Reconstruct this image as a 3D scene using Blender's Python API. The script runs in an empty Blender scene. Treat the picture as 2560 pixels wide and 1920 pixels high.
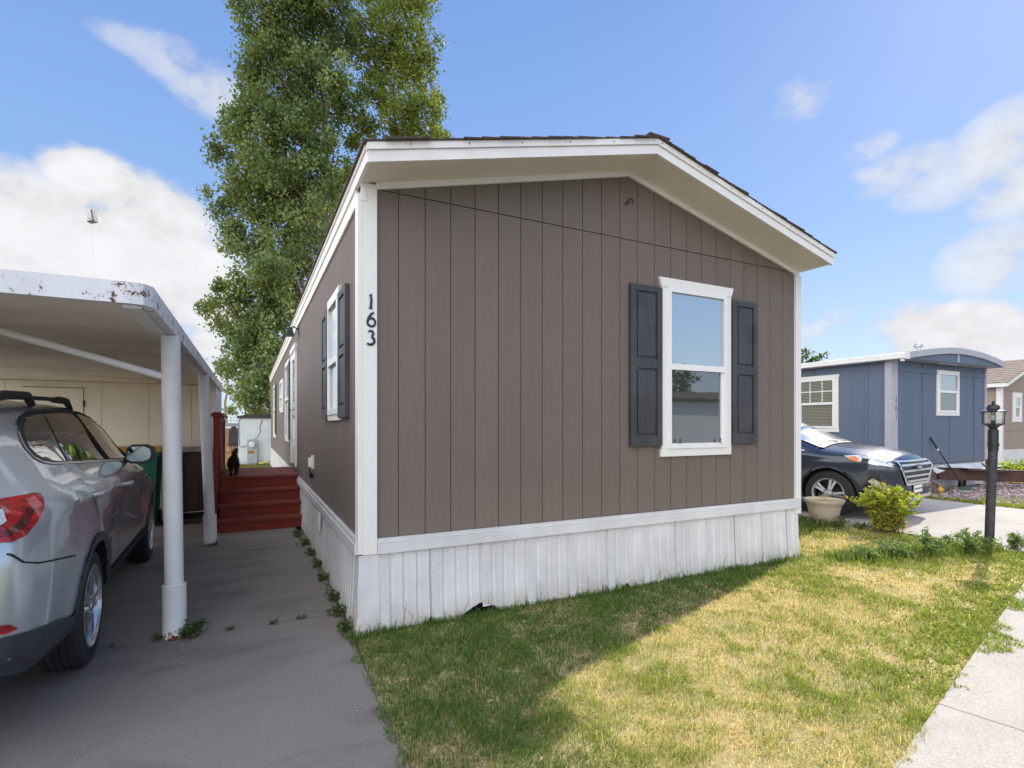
import bpy, bmesh, math, random
import numpy as np
from mathutils import Vector, Matrix, noise

random.seed(7)
rng = np.random.default_rng(7)
scene = bpy.context.scene
C = scene.collection
PI = math.pi
ORG = {}          # world origin of every thing, so that its parts are stored relative to it

# ------------------------------------------------------------------ helpers
def tag(o, label=None, cat=None, group=None, kind=None):
    if label: o['label'] = label
    if cat: o['category'] = cat
    if group: o['group'] = group
    if kind: o['kind'] = kind
    return o

def thing(name, label, cat, loc=(0, 0, 0), group=None):
    o = bpy.data.objects.new(name, None)
    C.objects.link(o)
    o.location = loc
    o.empty_display_size = 0.2
    ORG[o.name] = Vector(loc)
    return tag(o, label, cat, group)

def link_mesh(name, me, mat, parent=None):
    o = bpy.data.objects.new(name, me)
    mats = mat if isinstance(mat, (list, tuple)) else [mat]
    for m in mats:
        me.materials.append(m)
    C.objects.link(o)
    if parent is not None:
        org = ORG[parent.name]
        me.transform(Matrix.Translation(-org))
        o.parent = parent
        ORG[o.name] = org
    else:
        ORG[o.name] = Vector((0, 0, 0))
    return o

def recenter(o):
    """put the origin of a one-mesh thing at its base"""
    vs = [v.co for v in o.data.vertices]
    mn = Vector((min(v.x for v in vs), min(v.y for v in vs), min(v.z for v in vs)))
    mx = Vector((max(v.x for v in vs), max(v.y for v in vs), max(v.z for v in vs)))
    c = Vector(((mn.x + mx.x) / 2, (mn.y + mx.y) / 2, mn.z))
    o.data.transform(Matrix.Translation(-c))
    o.location = c
    return o

class MB:
    def __init__(self):
        self.bm = bmesh.new()
    def box(self, x0, x1, y0, y1, z0, z1, m=None, mi=0):
        co = [(x0, y0, z0), (x1, y0, z0), (x1, y1, z0), (x0, y1, z0), (x0, y0, z1), (x1, y0, z1), (x1, y1, z1), (x0, y1, z1)]
        vs = [self.bm.verts.new(m @ Vector(c) if m else c) for c in co]
        for f in ((3, 2, 1, 0), (4, 5, 6, 7), (0, 1, 5, 4), (1, 2, 6, 5), (2, 3, 7, 6), (3, 0, 4, 7)):
            fc = self.bm.faces.new([vs[i] for i in f]); fc.material_index = mi
        return self
    def prism(self, pts, fn, d0, d1, mi=0):
        """extrude the 2D polygon pts; fn(p, q, d) -> 3D"""
        a = [self.bm.verts.new(fn(p, q, d0)) for p, q in pts]
        b = [self.bm.verts.new(fn(p, q, d1)) for p, q in pts]
        n = len(pts)
        fs = [self.bm.faces.new(a), self.bm.faces.new(b[::-1])]
        for i in range(n):
            fs.append(self.bm.faces.new((a[i], b[i], b[(i + 1) % n], a[(i + 1) % n])))
        for f in fs: f.material_index = mi
        return self
    def tube(self, pts, r, n=10, cap=True, squash=None, mi=0):
        """tube through pts, r a number or a list; squash=(axis vector, factor)"""
        pts = [Vector(p) for p in pts]
        rs = r if isinstance(r, (list, tuple)) else [r] * len(pts)
        rings = []
        prev = None
        for i, p in enumerate(pts):
            t = (pts[min(i + 1, len(pts) - 1)] - pts[max(i - 1, 0)])
            t = t.normalized() if t.length > 1e-9 else Vector((0, 0, 1))
            if prev is None:
                ref = Vector((0, 0, 1)) if abs(t.z) < 0.9 else Vector((1, 0, 0))
                u = t.cross(ref).normalized()
            else:
                u = (prev - t * prev.dot(t))
                u = u.normalized() if u.length > 1e-6 else t.orthogonal().normalized()
            prev = u
            w = t.cross(u)
            ring = []
            for k in range(n):
                a = 2 * PI * k / n
                off = (u * math.cos(a) + w * math.sin(a)) * rs[i]
                if squash:
                    ax = squash[0]
                    off = off - ax * off.dot(ax) * (1 - squash[1])
                ring.append(self.bm.verts.new(p + off))
            rings.append(ring)
        for i in range(len(rings) - 1):
            for k in range(n):
                f = self.bm.faces.new((rings[i][k], rings[i][(k + 1) % n], rings[i + 1][(k + 1) % n], rings[i + 1][k]))
                f.material_index = mi
        if cap:
            for ring in (rings[0][::-1], rings[-1]):
                f = self.bm.faces.new(ring); f.material_index = mi
        return self
    def lathe(self, prof, c=(0, 0, 0), n=24, m=None, mi=0):
        """prof: list of (radius, z)"""
        c = Vector(c)
        rings = []
        for r, z in prof:
            if r < 1e-6:
                v = Vector((0, 0, z))
                rings.append([self.bm.verts.new(c + (m @ v if m else v))])
            else:
                ring = []
                for k in range(n):
                    v = Vector((r * math.cos(2 * PI * k / n), r * math.sin(2 * PI * k / n), z))
                    ring.append(self.bm.verts.new(c + (m @ v if m else v)))
                rings.append(ring)
        for i in range(len(rings) - 1):
            a, b = rings[i], rings[i + 1]
            if len(a) == 1 and len(b) == 1: continue
            for k in range(n):
                k2 = (k + 1) % n
                if len(a) == 1: q = (a[0], b[k2], b[k])
                elif len(b) == 1: q = (a[k], a[k2], b[0])
                else: q = (a[k], a[k2], b[k2], b[k])
                f = self.bm.faces.new(q); f.material_index = mi
        return self
    def blob(self, c, r, sub=2, jit=0.0, seed=0, mi=0):
        r = Vector(r) if not isinstance(r, (int, float)) else Vector((r, r, r))
        res = bmesh.ops.create_icosphere(self.bm, subdivisions=sub, radius=1.0)
        c = Vector(c)
        for v in res['verts']:
            d = v.co.copy()
            k = 1 + jit * noise.noise(d * 1.7 + Vector((seed * 3.1, seed * 1.7, seed)))
            k += jit * 0.5 * noise.noise(d * 4.1 + Vector((seed, seed * 2.3, 5)))
            v.co = c + Vector((d.x * r.x, d.y * r.y, d.z * r.z)) * k
        for v in res['verts']:
            for f in v.link_faces: f.material_index = mi
        return self
    def build(self, name, mat, parent=None, smooth=False, bevel=0.0, seg=2, angle=40, sub=0):
        bm = self.bm
        if bevel > 0:
            es = [e for e in bm.edges if len(e.link_faces) == 2 and e.calc_face_angle(0) > 0.35]
            if es:
                bmesh.ops.bevel(bm, geom=es, offset=bevel, segments=seg, affect='EDGES', profile=0.5, clamp_overlap=True)
        bmesh.ops.recalc_face_normals(bm, faces=bm.faces[:])
        me = bpy.data.meshes.new(name)
        bm.to_mesh(me); bm.free()
        o = link_mesh(name, me, mat, parent)
        if smooth:
            for p in me.polygons: p.use_smooth = True
            if angle < 180:
                bm2 = bmesh.new(); bm2.from_mesh(me)
                for e in bm2.edges:
                    if len(e.link_faces) == 2 and e.calc_face_angle(0) > math.radians(angle): e.smooth = False
                bm2.to_mesh(me); bm2.free()
        return o

def arrays_mesh(name, verts, faces, mat, parent=None, colors=None, smooth=False):
    """fast mesh from numpy arrays: faces is (M,k)"""
    me = bpy.data.meshes.new(name)
    M, k = faces.shape
    me.vertices.add(len(verts)); me.vertices.foreach_set('co', np.ascontiguousarray(verts, dtype=np.float32).ravel())
    me.loops.add(M * k); me.loops.foreach_set('vertex_index', np.ascontiguousarray(faces, dtype=np.int32).ravel())
    me.polygons.add(M); me.polygons.foreach_set('loop_start', np.arange(M, dtype=np.int32) * k)
    if smooth: me.polygons.foreach_set('use_smooth', np.ones(M, dtype=bool))
    me.update(calc_edges=True)
    if colors is not None:
        at = me.color_attributes.new('col', 'FLOAT_COLOR', 'POINT')
        cc = np.ones((len(verts), 4), dtype=np.float32); cc[:, :3] = colors
        at.data.foreach_set('color', cc.ravel())
    return link_mesh(name, me, mat, parent)

def vnoise(x, y, z=None, seed=0):
    """vectorised value noise in 0..1"""
    x = np.asarray(x, float); y = np.asarray(y, float); z = np.zeros_like(x) if z is None else np.asarray(z, float)
    xi, yi, zi = np.floor(x).astype(np.int64), np.floor(y).astype(np.int64), np.floor(z).astype(np.int64)
    fx, fy, fz = x - xi, y - yi, z - zi
    fx, fy, fz = [f * f * (3 - 2 * f) for f in (fx, fy, fz)]
    def hsh(a, b, c):
        n = (a * 374761393 + b * 668265263 + c * 2147483647 + seed * 974634777) & 0x7fffffff
        n = ((n ^ (n >> 13)) * 1274126177) & 0x7fffffff
        return ((n ^ (n >> 16)) & 0xffff) / 65535.0
    r = 0
    for dx in (0, 1):
        for dy in (0, 1):
            for dz in (0, 1):
                w = (fx if dx else 1 - fx) * (fy if dy else 1 - fy) * (fz if dz else 1 - fz)
                r = r + w * hsh(xi + dx, yi + dy, zi + dz)
    return r

# ------------------------------------------------------------------ materials
def lin(r, g, b):
    f = lambda c: ((c / 255 + 0.055) / 1.055) ** 2.4 if c > 10 else c / 255 / 12.92
    return (f(r), f(g), f(b), 1)

class NT:
    def __init__(self, tree):
        self.t = tree; self.n = tree.nodes; self.l = tree.links
    def node(self, typ, **kw):
        nd = self.n.new(typ)
        for k, v in kw.items():
            if k.startswith('_'): setattr(nd, k[1:], v)
            else:
                key = int(k[1:]) if k[0] == 'i' and k[1:].isdigit() else k.replace('__', ' ')
                if hasattr(v, 'is_output'): self.l.new(v, nd.inputs[key])
                else: nd.inputs[key].default_value = v
        return nd
    def math(self, op, a, b=None, c=None, clamp=False):
        nd = self.n.new('ShaderNodeMath'); nd.operation = op; nd.use_clamp = clamp
        for i, v in enumerate((a, b, c)):
            if v is None: continue
            if hasattr(v, 'is_output'): self.l.new(v, nd.inputs[i])
            else: nd.inputs[i].default_value = v
        return nd.outputs[0]
    def mix(self, fac, a, b, blend='MIX'):
        nd = self.n.new('ShaderNodeMix'); nd.data_type = 'RGBA'; nd.blend_type = blend
        for i, v in ((0, fac), (6, a), (7, b)):
            if hasattr(v, 'is_output'): self.l.new(v, nd.inputs[i])
            else: nd.inputs[i].default_value = v
        return nd.outputs[2]
    def vmath(self, op, a, b=None):
        nd = self.n.new('ShaderNodeVectorMath'); nd.operation = op
        for i, v in enumerate((a, b)):
            if v is None: continue
            if hasattr(v, 'is_output'): self.l.new(v, nd.inputs[i])
            else: nd.inputs[i].default_value = v
        return nd
    def ramp(self, fac, stops):
        nd = self.n.new('ShaderNodeValToRGB')
        cr = nd.color_ramp
        while len(cr.elements) > 1: cr.elements.remove(cr.elements[-1])
        cr.elements[0].position = stops[0][0]; cr.elements[0].color = stops[0][1]
        for p, c in stops[1:]:
            e = cr.elements.new(p); e.color = c
        self.l.new(fac, nd.inputs[0])
        return nd.outputs[0]

def new_mat(name):
    m = bpy.data.materials.new(name); m.use_nodes = True
    t = NT(m.node_tree); t.n.clear()
    out = t.n.new('ShaderNodeOutputMaterial')
    return m, t, out

def noise_tex(t, vec, scale, detail=4, rough=0.55, dist=0):
    nd = t.node('ShaderNodeTexNoise', Scale=scale, Detail=detail, Roughness=rough, Distortion=dist)
    t.l.new(vec, nd.inputs['Vector'])
    return nd.outputs['Fac']

def geo_pos(t, stretch=None, coord='Object'):
    tc = t.n.new('ShaderNodeTexCoord')
    v = tc.outputs[coord]
    if stretch:
        mp = t.node('ShaderNodeMapping'); mp.inputs['Scale'].default_value = stretch
        t.l.new(v, mp.inputs['Vector']); v = mp.outputs[0]
    return v

def pmat(name, col, rough=0.6, var=0.12, scale=6, bump=0.0, bscale=50, stretch=None, metallic=0.0, coat=0.0, spec=0.5,
         spots=None, spot_scale=12, spot_lo=0.62, spot_hi=0.68, emis=None, big=None):
    """paint / wood / concrete: base colour varied by two octaves of noise, bump, optional stain spots"""
    m, t, out = new_mat(name)
    v = geo_pos(t, stretch)
    b = t.n.new('ShaderNodeBsdfPrincipled')
    col = tuple(col) if len(col) == 4 else tuple(col) + (1,)
    n1 = noise_tex(t, v, scale, 6, 0.6)
    lo = tuple(c * (1 - var) for c in col[:3]) + (1,); hi = tuple(min(1, c * (1 + var)) for c in col[:3]) + (1,)
    c = t.ramp(n1, [(0.3, lo), (0.7, hi)])
    if big:
        n3 = noise_tex(t, geo_pos(t), big[0], 3, 0.5)
        fac = t.ramp(n3, [(0.42, (0, 0, 0, 1)), (0.62, (1, 1, 1, 1))])
        c = t.mix(t.math('MULTIPLY', fac, big[2]), c, big[1])
    if spots:
        n2 = noise_tex(t, geo_pos(t), spot_scale, 5, 0.65)
        fac = t.ramp(n2, [(spot_lo, (0, 0, 0, 1)), (spot_hi, (1, 1, 1, 1))])
        c = t.mix(fac, c, spots)
    t.l.new(c, b.inputs['Base Color'])
    b.inputs['Roughness'].default_value = rough
    b.inputs['Metallic'].default_value = metallic
    b.inputs['Coat Weight'].default_value = coat
    b.inputs['Coat Roughness'].default_value = 0.05
    b.inputs['Specular IOR Level'].default_value = spec
    if bump > 0:
        nb = noise_tex(t, v, bscale, 5, 0.6)
        bp = t.node('ShaderNodeBump', Strength=1.0, Distance=bump)
        t.l.new(nb, bp.inputs['Height']); t.l.new(bp.outputs[0], b.inputs['Normal'])
    t.l.new(b.outputs[0], out.inputs[0])
    return m

def leaf_mat(name, trans=0.4, rough=0.55, tint=(1, 1, 1)):
    """colour from the 'col' attribute, light shining through the leaf"""
    m, t, out = new_mat(name)
    a = t.n.new('ShaderNodeAttribute'); a.attribute_name = 'col'
    b = t.node('ShaderNodeBsdfPrincipled', Roughness=rough)
    b.inputs['Specular IOR Level'].default_value = 0.3
    t.l.new(a.outputs['Color'], b.inputs['Base Color'])
    tr = t.n.new('ShaderNodeBsdfTranslucent')
    c2 = t.mix(1.0, a.outputs['Color'], (1.25 * tint[0], 1.2 * tint[1], 0.55 * tint[2], 1), 'MULTIPLY')
    t.l.new(c2, tr.inputs['Color'])
    mx = t.node('ShaderNodeMixShader', i0=trans)
    t.l.new(b.outputs[0], mx.inputs[1]); t.l.new(tr.outputs[0], mx.inputs[2])
    t.l.new(mx.outputs[0], out.inputs[0])
    return m

def glass_mat(name, tint=(0.6, 0.65, 0.66), rough=0.01, ior=1.5):
    """thin pane: tinted see-through plus fresnel reflection"""
    m, t, out = new_mat(name)
    tr = t.node('ShaderNodeBsdfTransparent', Color=tuple(tint) + (1,))
    gl = t.node('ShaderNodeBsdfGlossy', Color=(1, 1, 1, 1), Roughness=rough)
    v = geo_pos(t)
    n = noise_tex(t, v, 3.0, 2)
    bp = t.node('ShaderNodeBump', Strength=0.25, Distance=0.004); t.l.new(n, bp.inputs['Height']); t.l.new(bp.outputs[0], gl.inputs['Normal'])
    fr = t.node('ShaderNodeFresnel', IOR=ior)
    f2 = t.math('MINIMUM', t.math('MULTIPLY_ADD', fr.outputs[0], 1.8, 0.03), 1.0)
    mx = t.n.new('ShaderNodeMixShader')
    t.l.new(f2, mx.inputs[0]); t.l.new(tr.outputs[0], mx.inputs[1]); t.l.new(gl.outputs[0], mx.inputs[2])
    t.l.new(mx.outputs[0], out.inputs[0])
    return m

def pane_mat(name, col, refl=0.25, rough=0.02, stripes=0.0, stripe_scale=40, axis='Z', wav=0.003):
    """window pane with blinds or a dark room close behind it"""
    m, t, out = new_mat(name)
    v = geo_pos(t)
    b = t.node('ShaderNodeBsdfDiffuse')
    c = tuple(col) + (1,)
    if stripes:
        w = t.node('ShaderNodeTexWave', Scale=stripe_scale, Distortion=0.4); w.bands_direction = axis
        t.l.new(v, w.inputs['Vector'])
        dk = tuple(k * (1 - stripes) for k in col) + (1,)
        cc = t.mix(w.outputs['Fac'], dk, c); t.l.new(cc, b.inputs['Color'])
    else:
        n = noise_tex(t, v, 2.0, 3)
        cc = t.ramp(n, [(0.35, tuple(k * 0.75 for k in col) + (1,)), (0.65, c)]); t.l.new(cc, b.inputs['Color'])
    gl = t.node('ShaderNodeBsdfGlossy', Color=(1, 1, 1, 1), Roughness=rough)
    n = noise_tex(t, v, 2.2, 2)
    bp = t.node('ShaderNodeBump', Strength=0.3, Distance=wav); t.l.new(n, bp.inputs['Height']); t.l.new(bp.outputs[0], gl.inputs['Normal'])
    fr = t.node('ShaderNodeFresnel', IOR=1.5)
    f2 = t.math('MINIMUM', t.math('MULTIPLY_ADD', fr.outputs[0], 1.5, refl), 1.0)
    mx = t.n.new('ShaderNodeMixShader')
    t.l.new(f2, mx.inputs[0]); t.l.new(b.outputs[0], mx.inputs[1]); t.l.new(gl.outputs[0], mx.inputs[2])
    t.l.new(mx.outputs[0], out.inputs[0])
    return m

def siding_mat(name, col, var=0.10):
    """painted hardboard siding: vertical embossed wood grain"""
    m, t, out = new_mat(name)
    v = geo_pos(t, (14, 14, 0.55))
    n = noise_tex(t, v, 4.0, 7, 0.65, 1.2)
    v2 = geo_pos(t, (60, 60, 2.5))
    n2 = noise_tex(t, v2, 3.0, 4, 0.6, 0.4)
    lo = tuple(c * (1 - var) for c in col) + (1,); hi = tuple(c * (1 + var) for c in col) + (1,)
    c = t.ramp(n, [(0.3, lo), (0.7, hi)])
    sp = t.n.new('ShaderNodeSeparateXYZ'); t.l.new(geo_pos(t), sp.inputs[0])
    wn_ = t.n.new('ShaderNodeTexWhiteNoise'); wn_.noise_dimensions = '1D'
    t.l.new(t.math('FLOOR', t.math('DIVIDE', t.math('SUBTRACT', t.math('ADD', sp.outputs['X'], t.math('MULTIPLY', sp.outputs['Y'], 1.0)), 0.0654), 0.2032)), wn_.inputs['W'])
    c = t.mix(t.math('MULTIPLY', wn_.outputs['Value'], 0.22), c, tuple(k * 0.72 for k in col) + (1,))
    low = t.math('DIVIDE', t.math('SUBTRACT', 1.05, sp.outputs['Z']), 0.45, clamp=True)
    nd_ = noise_tex(t, geo_pos(t, (6, 6, 0.8)), 2.0, 5, 0.65)
    c = t.mix(t.math('MULTIPLY', t.math('MULTIPLY', low, nd_), 0.35), c, (0.30, 0.26, 0.21, 1))
    n3 = noise_tex(t, geo_pos(t), 0.8, 4, 0.6)
    c = t.mix(t.math('MULTIPLY', t.ramp(n3, [(0.35, (0, 0, 0, 1)), (0.7, (1, 1, 1, 1))]), 0.22), c, tuple(k * 0.78 for k in col) + (1,))
    n4 = noise_tex(t, geo_pos(t), 22, 2, 0.7)
    c = t.mix(t.ramp(n4, [(0.76, (0, 0, 0, 1)), (0.79, (0.35, 0.35, 0.35, 1))]), c, (0.5, 0.48, 0.45, 1))
    b = t.node('ShaderNodeBsdfPrincipled', Roughness=0.62)
    b.inputs['Specular IOR Level'].default_value = 0.35
    t.l.new(c, b.inputs['Base Color'])
    h = t.math('ADD', t.math('MULTIPLY', n, 0.6), t.math('MULTIPLY', n2, 0.5))
    bp = t.node('ShaderNodeBump', Strength=0.6, Distance=0.0025)
    t.l.new(h, bp.inputs['Height']); t.l.new(bp.outputs[0], b.inputs['Normal'])
    t.l.new(b.outputs[0], out.inputs[0])
    return m

def concrete_mat(name, col, stain=(0.1, 0.09, 0.085, 1), k=0.35):
    m, t, out = new_mat(name)
    v = geo_pos(t)
    n1 = noise_tex(t, v, 1.1, 6, 0.6)
    n2 = noise_tex(t, v, 45, 4, 0.7)
    n3 = noise_tex(t, v, 130, 3, 0.75)
    c0 = tuple(col) + (1,)
    c = t.ramp(n1, [(0.3, tuple(q * 0.82 for q in col) + (1,)), (0.7, tuple(q * 1.12 for q in col) + (1,))])
    c = t.mix(t.math('MULTIPLY', t.ramp(n2, [(0.45, (0, 0, 0, 1)), (0.6, (1, 1, 1, 1))]), 0.4), c, tuple(q * 0.7 for q in col) + (1,))
    c = t.mix(t.math('MULTIPLY', t.ramp(n3, [(0.45, (0, 0, 0, 1)), (0.58, (1, 1, 1, 1))]), 0.75), c, tuple(min(1, q * 1.35) for q in col) + (1,))
    n4 = noise_tex(t, geo_pos(t, (0.5, 1.3, 1)), 1.7, 5, 0.6, 0.8)
    c = t.mix(t.math('MULTIPLY', t.ramp(n4, [(0.5, (0, 0, 0, 1)), (0.68, (1, 1, 1, 1))]), k), c, stain)
    n5 = noise_tex(t, v, 24, 3, 0.8)
    c = t.mix(t.ramp(n5, [(0.74, (0, 0, 0, 1)), (0.78, (0.6, 0.6, 0.6, 1))]), c, tuple(min(1, q * 1.8) for q in col) + (1,))
    b = t.node('ShaderNodeBsdfPrincipled', Roughness=0.85); b.inputs['Specular IOR Level'].default_value = 0.25
    t.l.new(c, b.inputs['Base Color'])
    bp = t.node('ShaderNodeBump', Strength=0.5, Distance=0.004)
    t.l.new(t.math('ADD', n2, t.math('MULTIPLY', n3, 0.5)), bp.inputs['Height']); t.l.new(bp.outputs[0], b.inputs['Normal'])
    t.l.new(b.outputs[0], out.inputs[0])
    return m

def vent_mat(name, col):
    """white vinyl punched with a diamond grid of small dark holes"""
    m, t, out = new_mat(name)
    tc = t.n.new('ShaderNodeTexCoord')
    sep = t.n.new('ShaderNodeSeparateXYZ'); t.l.new(tc.outputs['Object'], sep.inputs[0])
    s = t.math('ADD', sep.outputs['X'], sep.outputs['Y'])
    a = t.math('SINE', t.math('MULTIPLY', t.math('ADD', t.math('MULTIPLY', s, 1.6), sep.outputs['Z']), 2 * PI / 0.026))
    b_ = t.math('SINE', t.math('MULTIPLY', t.math('SUBTRACT', t.math('MULTIPLY', s, 1.6), sep.outputs['Z']), 2 * PI / 0.026))
    p = t.math('GREATER_THAN', t.math('MULTIPLY', a, b_), 0.30)
    c = t.mix(p, tuple(col) + (1,), (0.30, 0.30, 0.31, 1))
    b = t.node('ShaderNodeBsdfPrincipled', Roughness=0.5); t.l.new(c, b.inputs['Base Color'])
    t.l.new(b.outputs[0], out.inputs[0])
    return m

def rust_mat(name, col, rust=(0.16, 0.055, 0.02, 1), amount=0.6, zmax=None, zfade=0.2, scale=9):
    """chipped white paint over rusty steel; zmax keeps the rust near the foot"""
    m, t, out = new_mat(name)
    v = geo_pos(t)
    n = noise_tex(t, v, scale, 7, 0.72)
    c = t.ramp(noise_tex(t, v, 4, 4), [(0.3, tuple(q * 0.86 for q in col) + (1,)), (0.7, tuple(col) + (1,))])
    f = n
    if zmax is not None:
        sep = t.n.new('ShaderNodeSeparateXYZ'); t.l.new(v, sep.inputs[0])
        g = t.math('DIVIDE', t.math('SUBTRACT', zmax, sep.outputs['Z']), zfade, clamp=True)
        f = t.math('ADD', n, t.math('MULTIPLY', g, 0.30))
    fac = t.ramp(f, [(amount, (0, 0, 0, 1)), (amount + 0.03, (1, 1, 1, 1))])
    c = t.mix(fac, c, t.ramp(noise_tex(t, v, 40, 3), [(0.35, tuple(q * 0.5 for q in rust[:3]) + (1,)), (0.65, rust)]))
    b = t.node('ShaderNodeBsdfPrincipled', Roughness=0.55); t.l.new(c, b.inputs['Base Color'])
    bp = t.node('ShaderNodeBump', Strength=0.6, Distance=-0.002); t.l.new(fac, bp.inputs['Height']); t.l.new(bp.outputs[0], b.inputs['Normal'])
    t.l.new(b.outputs[0], out.inputs[0])
    return m

def paint_mat(name, col, metallic=0.5, rough=0.3, dust=0.1):
    """car paint under a clear coat with flake and a little road dust"""
    m, t, out = new_mat(name)
    v = geo_pos(t)
    fl = noise_tex(t, v, 900, 1)
    c = t.ramp(fl, [(0.35, tuple(q * 0.85 for q in col) + (1,)), (0.65, tuple(min(1, q * 1.15) for q in col) + (1,))])
    sep = t.n.new('ShaderNodeSeparateXYZ'); t.l.new(v, sep.inputs[0])
    low = t.math('DIVIDE', t.math('SUBTRACT', 0.9, sep.outputs['Z']), 0.7, clamp=True)
    n = noise_tex(t, v, 5, 6, 0.6)
    d = t.math('MULTIPLY', t.math('MULTIPLY', low, n), dust * 2)
    c = t.mix(d, c, (0.3, 0.27, 0.23, 1))
    b = t.node('ShaderNodeBsdfPrincipled', Metallic=metallic, Roughness=rough)
    b.inputs['Coat Weight'].default_value = 1.0; b.inputs['Coat Roughness'].default_value = 0.03
    t.l.new(c, b.inputs['Base Color'])
    t.l.new(b.outputs[0], out.inputs[0])
    return m

M = {}
M['siding'] = siding_mat('brown_siding', (0.172, 0.141, 0.121))
M['white'] = pmat('white_paint', (0.80, 0.79, 0.77), 0.5, 0.06, 5, 0.0008, 60, spots=(0.55, 0.5, 0.45, 1), spot_scale=20, spot_lo=0.72, spot_hi=0.8)
M['trim'] = pmat('trim_board', (0.80, 0.79, 0.76), 0.55, 0.05, 5, 0.0015, 9, stretch=(30, 30, 1.5))
M['soffit'] = pmat('soffit_board', (0.74, 0.69, 0.61), 0.7, 0.05, 3, 0.001, 80)  # white paint tinted beige, warm bounce put into the colour
def vinyl_mat(name, col):
    """white vinyl with soil splashed up from the ground"""
    m, t, out = new_mat(name)
    v = geo_pos(t)
    sp = t.n.new('ShaderNodeSeparateXYZ'); t.l.new(v, sp.inputs[0])
    c = t.ramp(noise_tex(t, v, 2.5, 5, 0.6), [(0.35, tuple(q * 0.82 for q in col) + (1,)), (0.65, tuple(col) + (1,))])
    g = t.math('DIVIDE', t.math('SUBTRACT', 0.20, sp.outputs['Z']), 0.20, clamp=True)
    n = noise_tex(t, geo_pos(t, (1, 1, 0.4)), 9, 6, 0.7)
    c = t.mix(t.math('MULTIPLY', t.math('MULTIPLY', g, n), 1.0, clamp=True), c, (0.42, 0.36, 0.27, 1))
    s2 = noise_tex(t, v, 34, 4, 0.75)
    c = t.mix(t.ramp(t.math('ADD', s2, t.math('MULTIPLY', g, 0.14)), [(0.72, (0, 0, 0, 1)), (0.76, (0.8, 0.8, 0.8, 1))]), c, (0.10, 0.09, 0.08, 1))
    b = t.node('ShaderNodeBsdfPrincipled', Roughness=0.42); t.l.new(c, b.inputs['Base Color'])
    bp = t.node('ShaderNodeBump', Strength=0.8, Distance=0.006); t.l.new(noise_tex(t, geo_pos(t, (2, 2, 0.6)), 2.2, 3), bp.inputs['Height']); t.l.new(bp.outputs[0], b.inputs['Normal'])
    t.l.new(b.outputs[0], out.inputs[0])
    return m
M['vinyl'] = vinyl_mat('white_vinyl', (0.74, 0.74, 0.75))
M['vent'] = vent_mat('punched_vinyl', (0.78, 0.78, 0.79))
M['shutter'] = pmat('charcoal_shutter', (0.043, 0.043, 0.046), 0.45, 0.35, 3, 0.0012, 9, stretch=(22, 22, 1.2), big=(3, (0.075, 0.076, 0.08, 1), 0.5))
M['black'] = pmat('black_metal', (0.018, 0.018, 0.02), 0.4, 0.3, 12, 0.001, 60)
M['dark'] = pmat('dark_void', (0.012, 0.011, 0.01), 0.9, 0.3, 5)
M['shingle'] = pmat('brown_shingle', (0.075, 0.055, 0.042), 0.9, 0.45, 25, 0.006, 120)
M['pane_hi'] = pane_mat('pane_sky', (0.20, 0.27, 0.32), 0.42, stripes=0.12, stripe_scale=24)
M['pane_lo'] = pane_mat('pane_screen', (0.05, 0.055, 0.052), 0.16, stripes=0.25, stripe_scale=18)
M['pane_side'] = pane_mat('pane_side', (0.25, 0.26, 0.27), 0.35)
M['vinyl_frame'] = pmat('window_vinyl', (0.82, 0.82, 0.82), 0.35, 0.03, 6)
M['red'] = pmat('red_deck_paint', (0.20, 0.030, 0.019), 0.55, 0.3, 5, 0.002, 8, stretch=(2, 14, 14), big=(2.2, (0.17, 0.024, 0.014, 1), 0.5), spec=0.25)
M['red_top'] = pmat('red_deck_boards', (0.175, 0.038, 0.031), 0.6, 0.35, 6, 0.002, 10, stretch=(1.5, 16, 16), big=(3, (0.27, 0.085, 0.065, 1), 0.35), spec=0.25)
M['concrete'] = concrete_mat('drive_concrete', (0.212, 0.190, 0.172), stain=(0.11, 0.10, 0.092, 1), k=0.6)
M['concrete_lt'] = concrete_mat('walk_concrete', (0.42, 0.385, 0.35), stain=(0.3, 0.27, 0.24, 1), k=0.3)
M['carport'] = rust_mat('carport_paint', (0.74, 0.76, 0.80), amount=0.585, scale=9)
M['carport_post'] = rust_mat('post_paint', (0.80, 0.80, 0.80), amount=0.68, zmax=0.10, zfade=0.10, scale=30)
M['carport_under'] = pmat('carport_ceiling', (0.90, 0.81, 0.68), 0.8, 0.1, 3, 0.003, 30, stretch=(1, 8, 8), big=(1.2, (0.68, 0.59, 0.48, 1), 0.6), spots=(0.2, 0.11, 0.05, 1), spot_scale=7, spot_lo=0.7, spot_hi=0.76)
M['shed'] = pmat('cream_panel', (0.95, 0.89, 0.74), 0.7, 0.06, 2, 0.001, 40, spots=(0.35, 0.28, 0.2, 1), spot_scale=30, spot_lo=0.73, spot_hi=0.78)
M['shed_white'] = pmat('blue_white_shed', (0.70, 0.76, 0.80), 0.7, 0.07, 3, 0.002, 20, spots=(0.25, 0.25, 0.25, 1), spot_scale=14, spot_lo=0.72, spot_hi=0.76)

# ------------------------------------------------------------------ camera, sun, sky
cam = bpy.data.cameras.new('camera')
cam.sensor_width = 36.0
cam.lens = 36.0 * 1307.14 / 2560
cam.shift_y = 0.0398
cam.clip_start = 0.05; cam.clip_end = 2000
co = bpy.data.objects.new('camera', cam); C.objects.link(co)
co.location = (-0.709, -3.812, 1.48)
co.rotation_euler = (PI / 2, 0, -0.465)
scene.camera = co

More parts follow.
